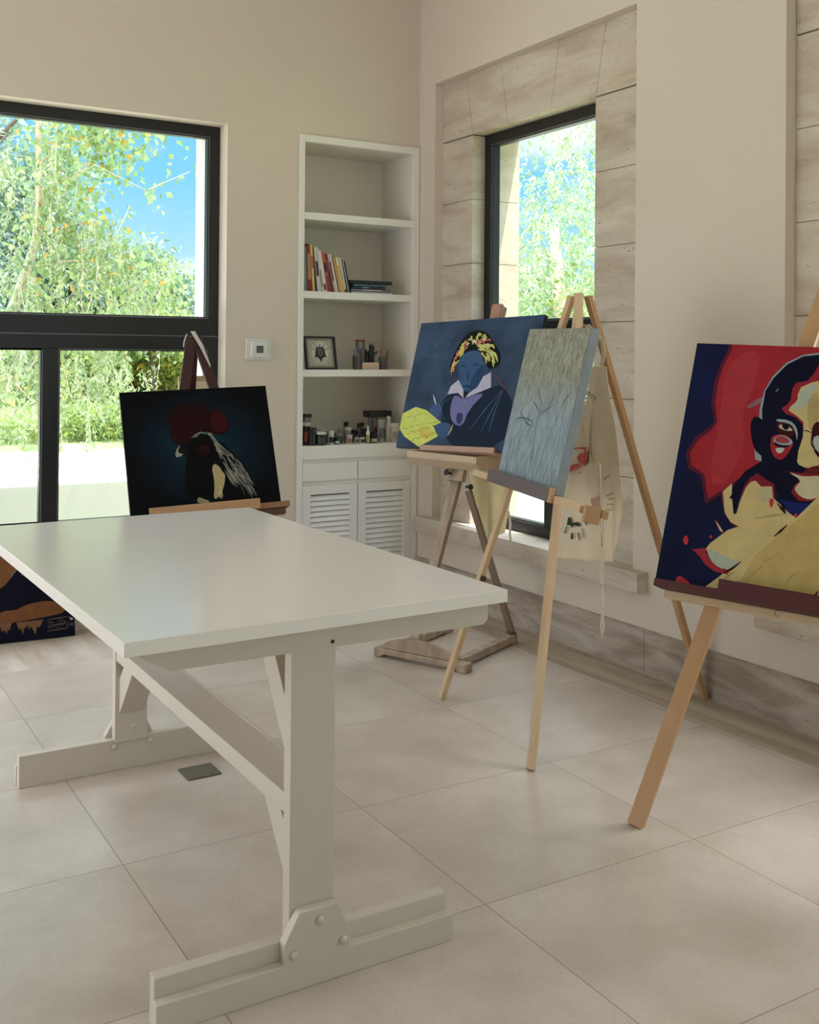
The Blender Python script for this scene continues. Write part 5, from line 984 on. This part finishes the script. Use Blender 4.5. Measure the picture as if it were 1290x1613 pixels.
ST0 = [(-2.0153, 2.6, 2.5736), (-1.8068, 2.7, 2.3549), (-1.5446, 2.8, 2.5316), (-1.3944, 2.6, 2.372), (-1.2437, 2.7, 2.492), (-2.0104, 2.6, 2.1412), (-1.6595, 2.7, 2.0165), (-1.5139, 2.5, 2.0613), (-1.1908, 2.6, 2.0811), (-1.0116, 2.6, 2.089), (-0.8487, 2.7, 2.0497), (-2.1106, 2.6, 2.9487), (-1.8888, 2.8, 3.0022), (-1.6712, 2.7, 3.0588), (-2.0697, 2.5, 1.7527), (-1.8665, 2.6, 1.6635), (-1.5809, 2.6, 1.5704), (-1.4353, 2.6, 1.6222), (-1.3098, 2.6, 1.4738), (-1.1044, 2.7, 1.4748), (-1.5533, 2.5, 1.277), (-2.0378, 2.4, 1.2819), (-1.9256, 2.5, 1.0402), (-2.2023, 2.5, 1.6554), (-1.3325, 2.6, 1.2733)]
SS = []; LLn = []
for q in ST0:
    for k in range(15): SS.append(np.array(q)+g.normal(size=3)*np.array((.16,.22,.12))); LLn.append(g.uniform(.15,.5))
P2, L2 = strands(SS, LLn, g)
b = MB()
for ln in L2:
    if len(ln) > 2: b.tube([V3(*a) for a in ln], .0018, 4, cap=False)
b.build('twigs', M_bark, t)
M_l1, M_l1b, M_l1o = leafmat('fresh_leaf', (120,148,92), (172,192,136), .5), leafmat('pale_leaf', (150,164,138), (192,202,174), .5), leafmat('orange_leaf', (206,150,70), (220,180,90), .5)
leaves('foliage', np.vstack([P1]), .062, .36, .65, [M_l1, M_l1o], t, 1, .06)
leaves('hanging_foliage', P2, .05, .18, .8, [M_l1, M_l1b], t, 2, .4)
def tree(name, label, c, r, n, size, asp, droop, m, trunk, seed, cat='tree', clumps=30, cr=.34, mi=.3, z0=.8, hollow=.35, grp=None):
    g = np.random.default_rng(seed); t = thing(name, label, cat, (c[0], c[1], z0), grp)
    if trunk:
        b = MB(); b.tube([(c[0]-.1,c[1],z0-.4),(c[0]+.03,c[1],(z0+c[2])/2),(c[0],c[1],c[2]+r[2]*.4)], [trunk,trunk*.8,trunk*.3], 9); b.build('trunk', M_barkd, t, smooth=True)
        b = MB()
        for k in range(9):
            a = g.uniform(0,2*PI); e_ = V3(c[0]+math.cos(a)*r[0]*.7, c[1]+math.sin(a)*r[1]*.7, c[2]+g.uniform(-.3,.7)*r[2]); b.tube([V3(c[0],c[1],c[2]-.4*r[2]), (V3(*c)+e_)/2+V3(0,0,.1), e_], [trunk*.4,trunk*.25,trunk*.08], 6)
        b.build('branches', M_barkd, t, smooth=True)
    leaves('foliage', blob(n, c, r, g, hollow, clumps, cr), size, asp, droop, m, t, seed+50, mi); return t
M_gg, M_gg2 = leafmat('grey_green_leaf', (120,146,120), (170,190,164), .45), leafmat('blue_green_leaf', (140,166,162), (184,202,196), .45)
M_yg, M_yy = leafmat('yellow_green_leaf', (120,146,72), (186,194,112), .45), leafmat('yellow_leaf', (206,180,60), (226,206,96), .45)
M_wl, M_wl2 = leafmat('willow_leaf', (128,156,104), (190,206,160), .5), leafmat('willow_pale_leaf', (170,188,150), (214,222,196), .5)
tree('tree', 'rounded grey-green tree behind the slender one, at the right of the big window', (1.0417, 10, 2.0248), (1.25,1.4,1.2), 13000, .13, .22, .4, [M_gg, M_gg2], .14, 11, clumps=70, cr=.26)
tree('tree', 'grey-green tree filling the left background of the big window', (-0.4548, 11, 2.2993), (1.45,1.4,1.9), 11000, .15, .22, .4, [M_gg, M_gg2], .16, 12, clumps=70, cr=.28)
tree('tree', 'tall bluish tree at the far left of the big window', (-1.6314, 9.5, 3.3808), (2.0,1.4,2.4), 9000, .15, .22, .4, [M_gg, M_gg2], .16, 13, clumps=60, cr=.3)
tree('shrub', 'yellow-green shrub with yellow tips seen low behind the mahogany easel', (0.954, 8, 1.2513), (.62,.6,.42), 5000, .085, .34, .2, [M_yg, M_yy], 0, 14, 'shrub', 30, .3, .35)
tree('shrub', 'green shrub in the middle of the lower right pane', (0.3822, 8.6, 1.2838), (.85,.7,.6), 6000, .085, .34, .2, [M_yg, M_gg], 0, 15, 'shrub', 34, .3, .4)
tree('shrub', 'bushy green shrub seen through the lower left pane', (-0.8896, 7.6, 1.2206), (.9,.7,.7), 6000, .085, .34, .2, [M_yg, M_gg], 0, 16, 'shrub', 34, .3, .3)
tree('shrub', 'low grassy shrub bed along the gravel terrace', (-0.8822, 5, 0.7769), (1.5,.4,.22), 7000, .07, .12, -.3, [M_yg, M_wl], 0, 17, 'shrub', 60, .3, .5, z0=.6)
t = thing('tree', 'thin dark trunk rising beside the yellow-green shrub', 'tree', (0.5896, 7.4, 0.8196))
tr0 = [(0.6069, 7.4, 0.7388), (0.586, 7.4, 1.1414), (0.5657, 7.4, 1.5034), (0.5772, 7.4, 1.9462)]; MB().tube([V3(*q) for q in tr0], [.045,.04,.036,.03], 8).build('trunk', M_barkd, t, smooth=True)
leaves('foliage', blob(3500, (0.5299, 7.4, 1.7843), (.8,.6,.35), np.random.default_rng(21), .3, 30, .3), .085, .3, .3, [M_yg, M_gg], t, 22, .4)
# willow outside the right-hand window
WC = (5.2, 5.0259, 2.6646)
t = thing('tree', 'pale feathery willow filling the right-hand window', 'tree', (WC[0], WC[1], -.12))
b = MB(); b.tube([(WC[0]+.3,WC[1]+.2,-.12),(WC[0]+.1,WC[1],1.4),(WC[0],WC[1]+.1,3.2)], [.16,.12,.06], 9)
b.build('trunk', M_bark, t, smooth=True)
g = np.random.default_rng(31); SS = []; LLn = []
for k in range(1500):
    a = g.normal(size=3)*np.array((.9,1.5,1.0)); SS.append(np.array(WC)+a+np.array((0,0,.25))); LLn.append(g.uniform(.15,.6))
P3_, L3 = strands(SS, LLn, g, step=.05, sway=.35)
b = MB()
for ln in L3[::3]:
    if len(ln) > 2: b.tube([V3(*a) for a in ln], .004, 4, cap=False)
b.build('twigs', M_bark, t)
leaves('foliage', P3_, .085, .13, .6, [M_wl, M_wl2], t, 33, .4)
leaves('lower_foliage', blob(16000, (WC[0]+.8,WC[1],1.5), (1.6,2.6,1.5), g, .2, 60, .4), .10, .2, .3, [M_wl, M_yg], t, 34, .4)
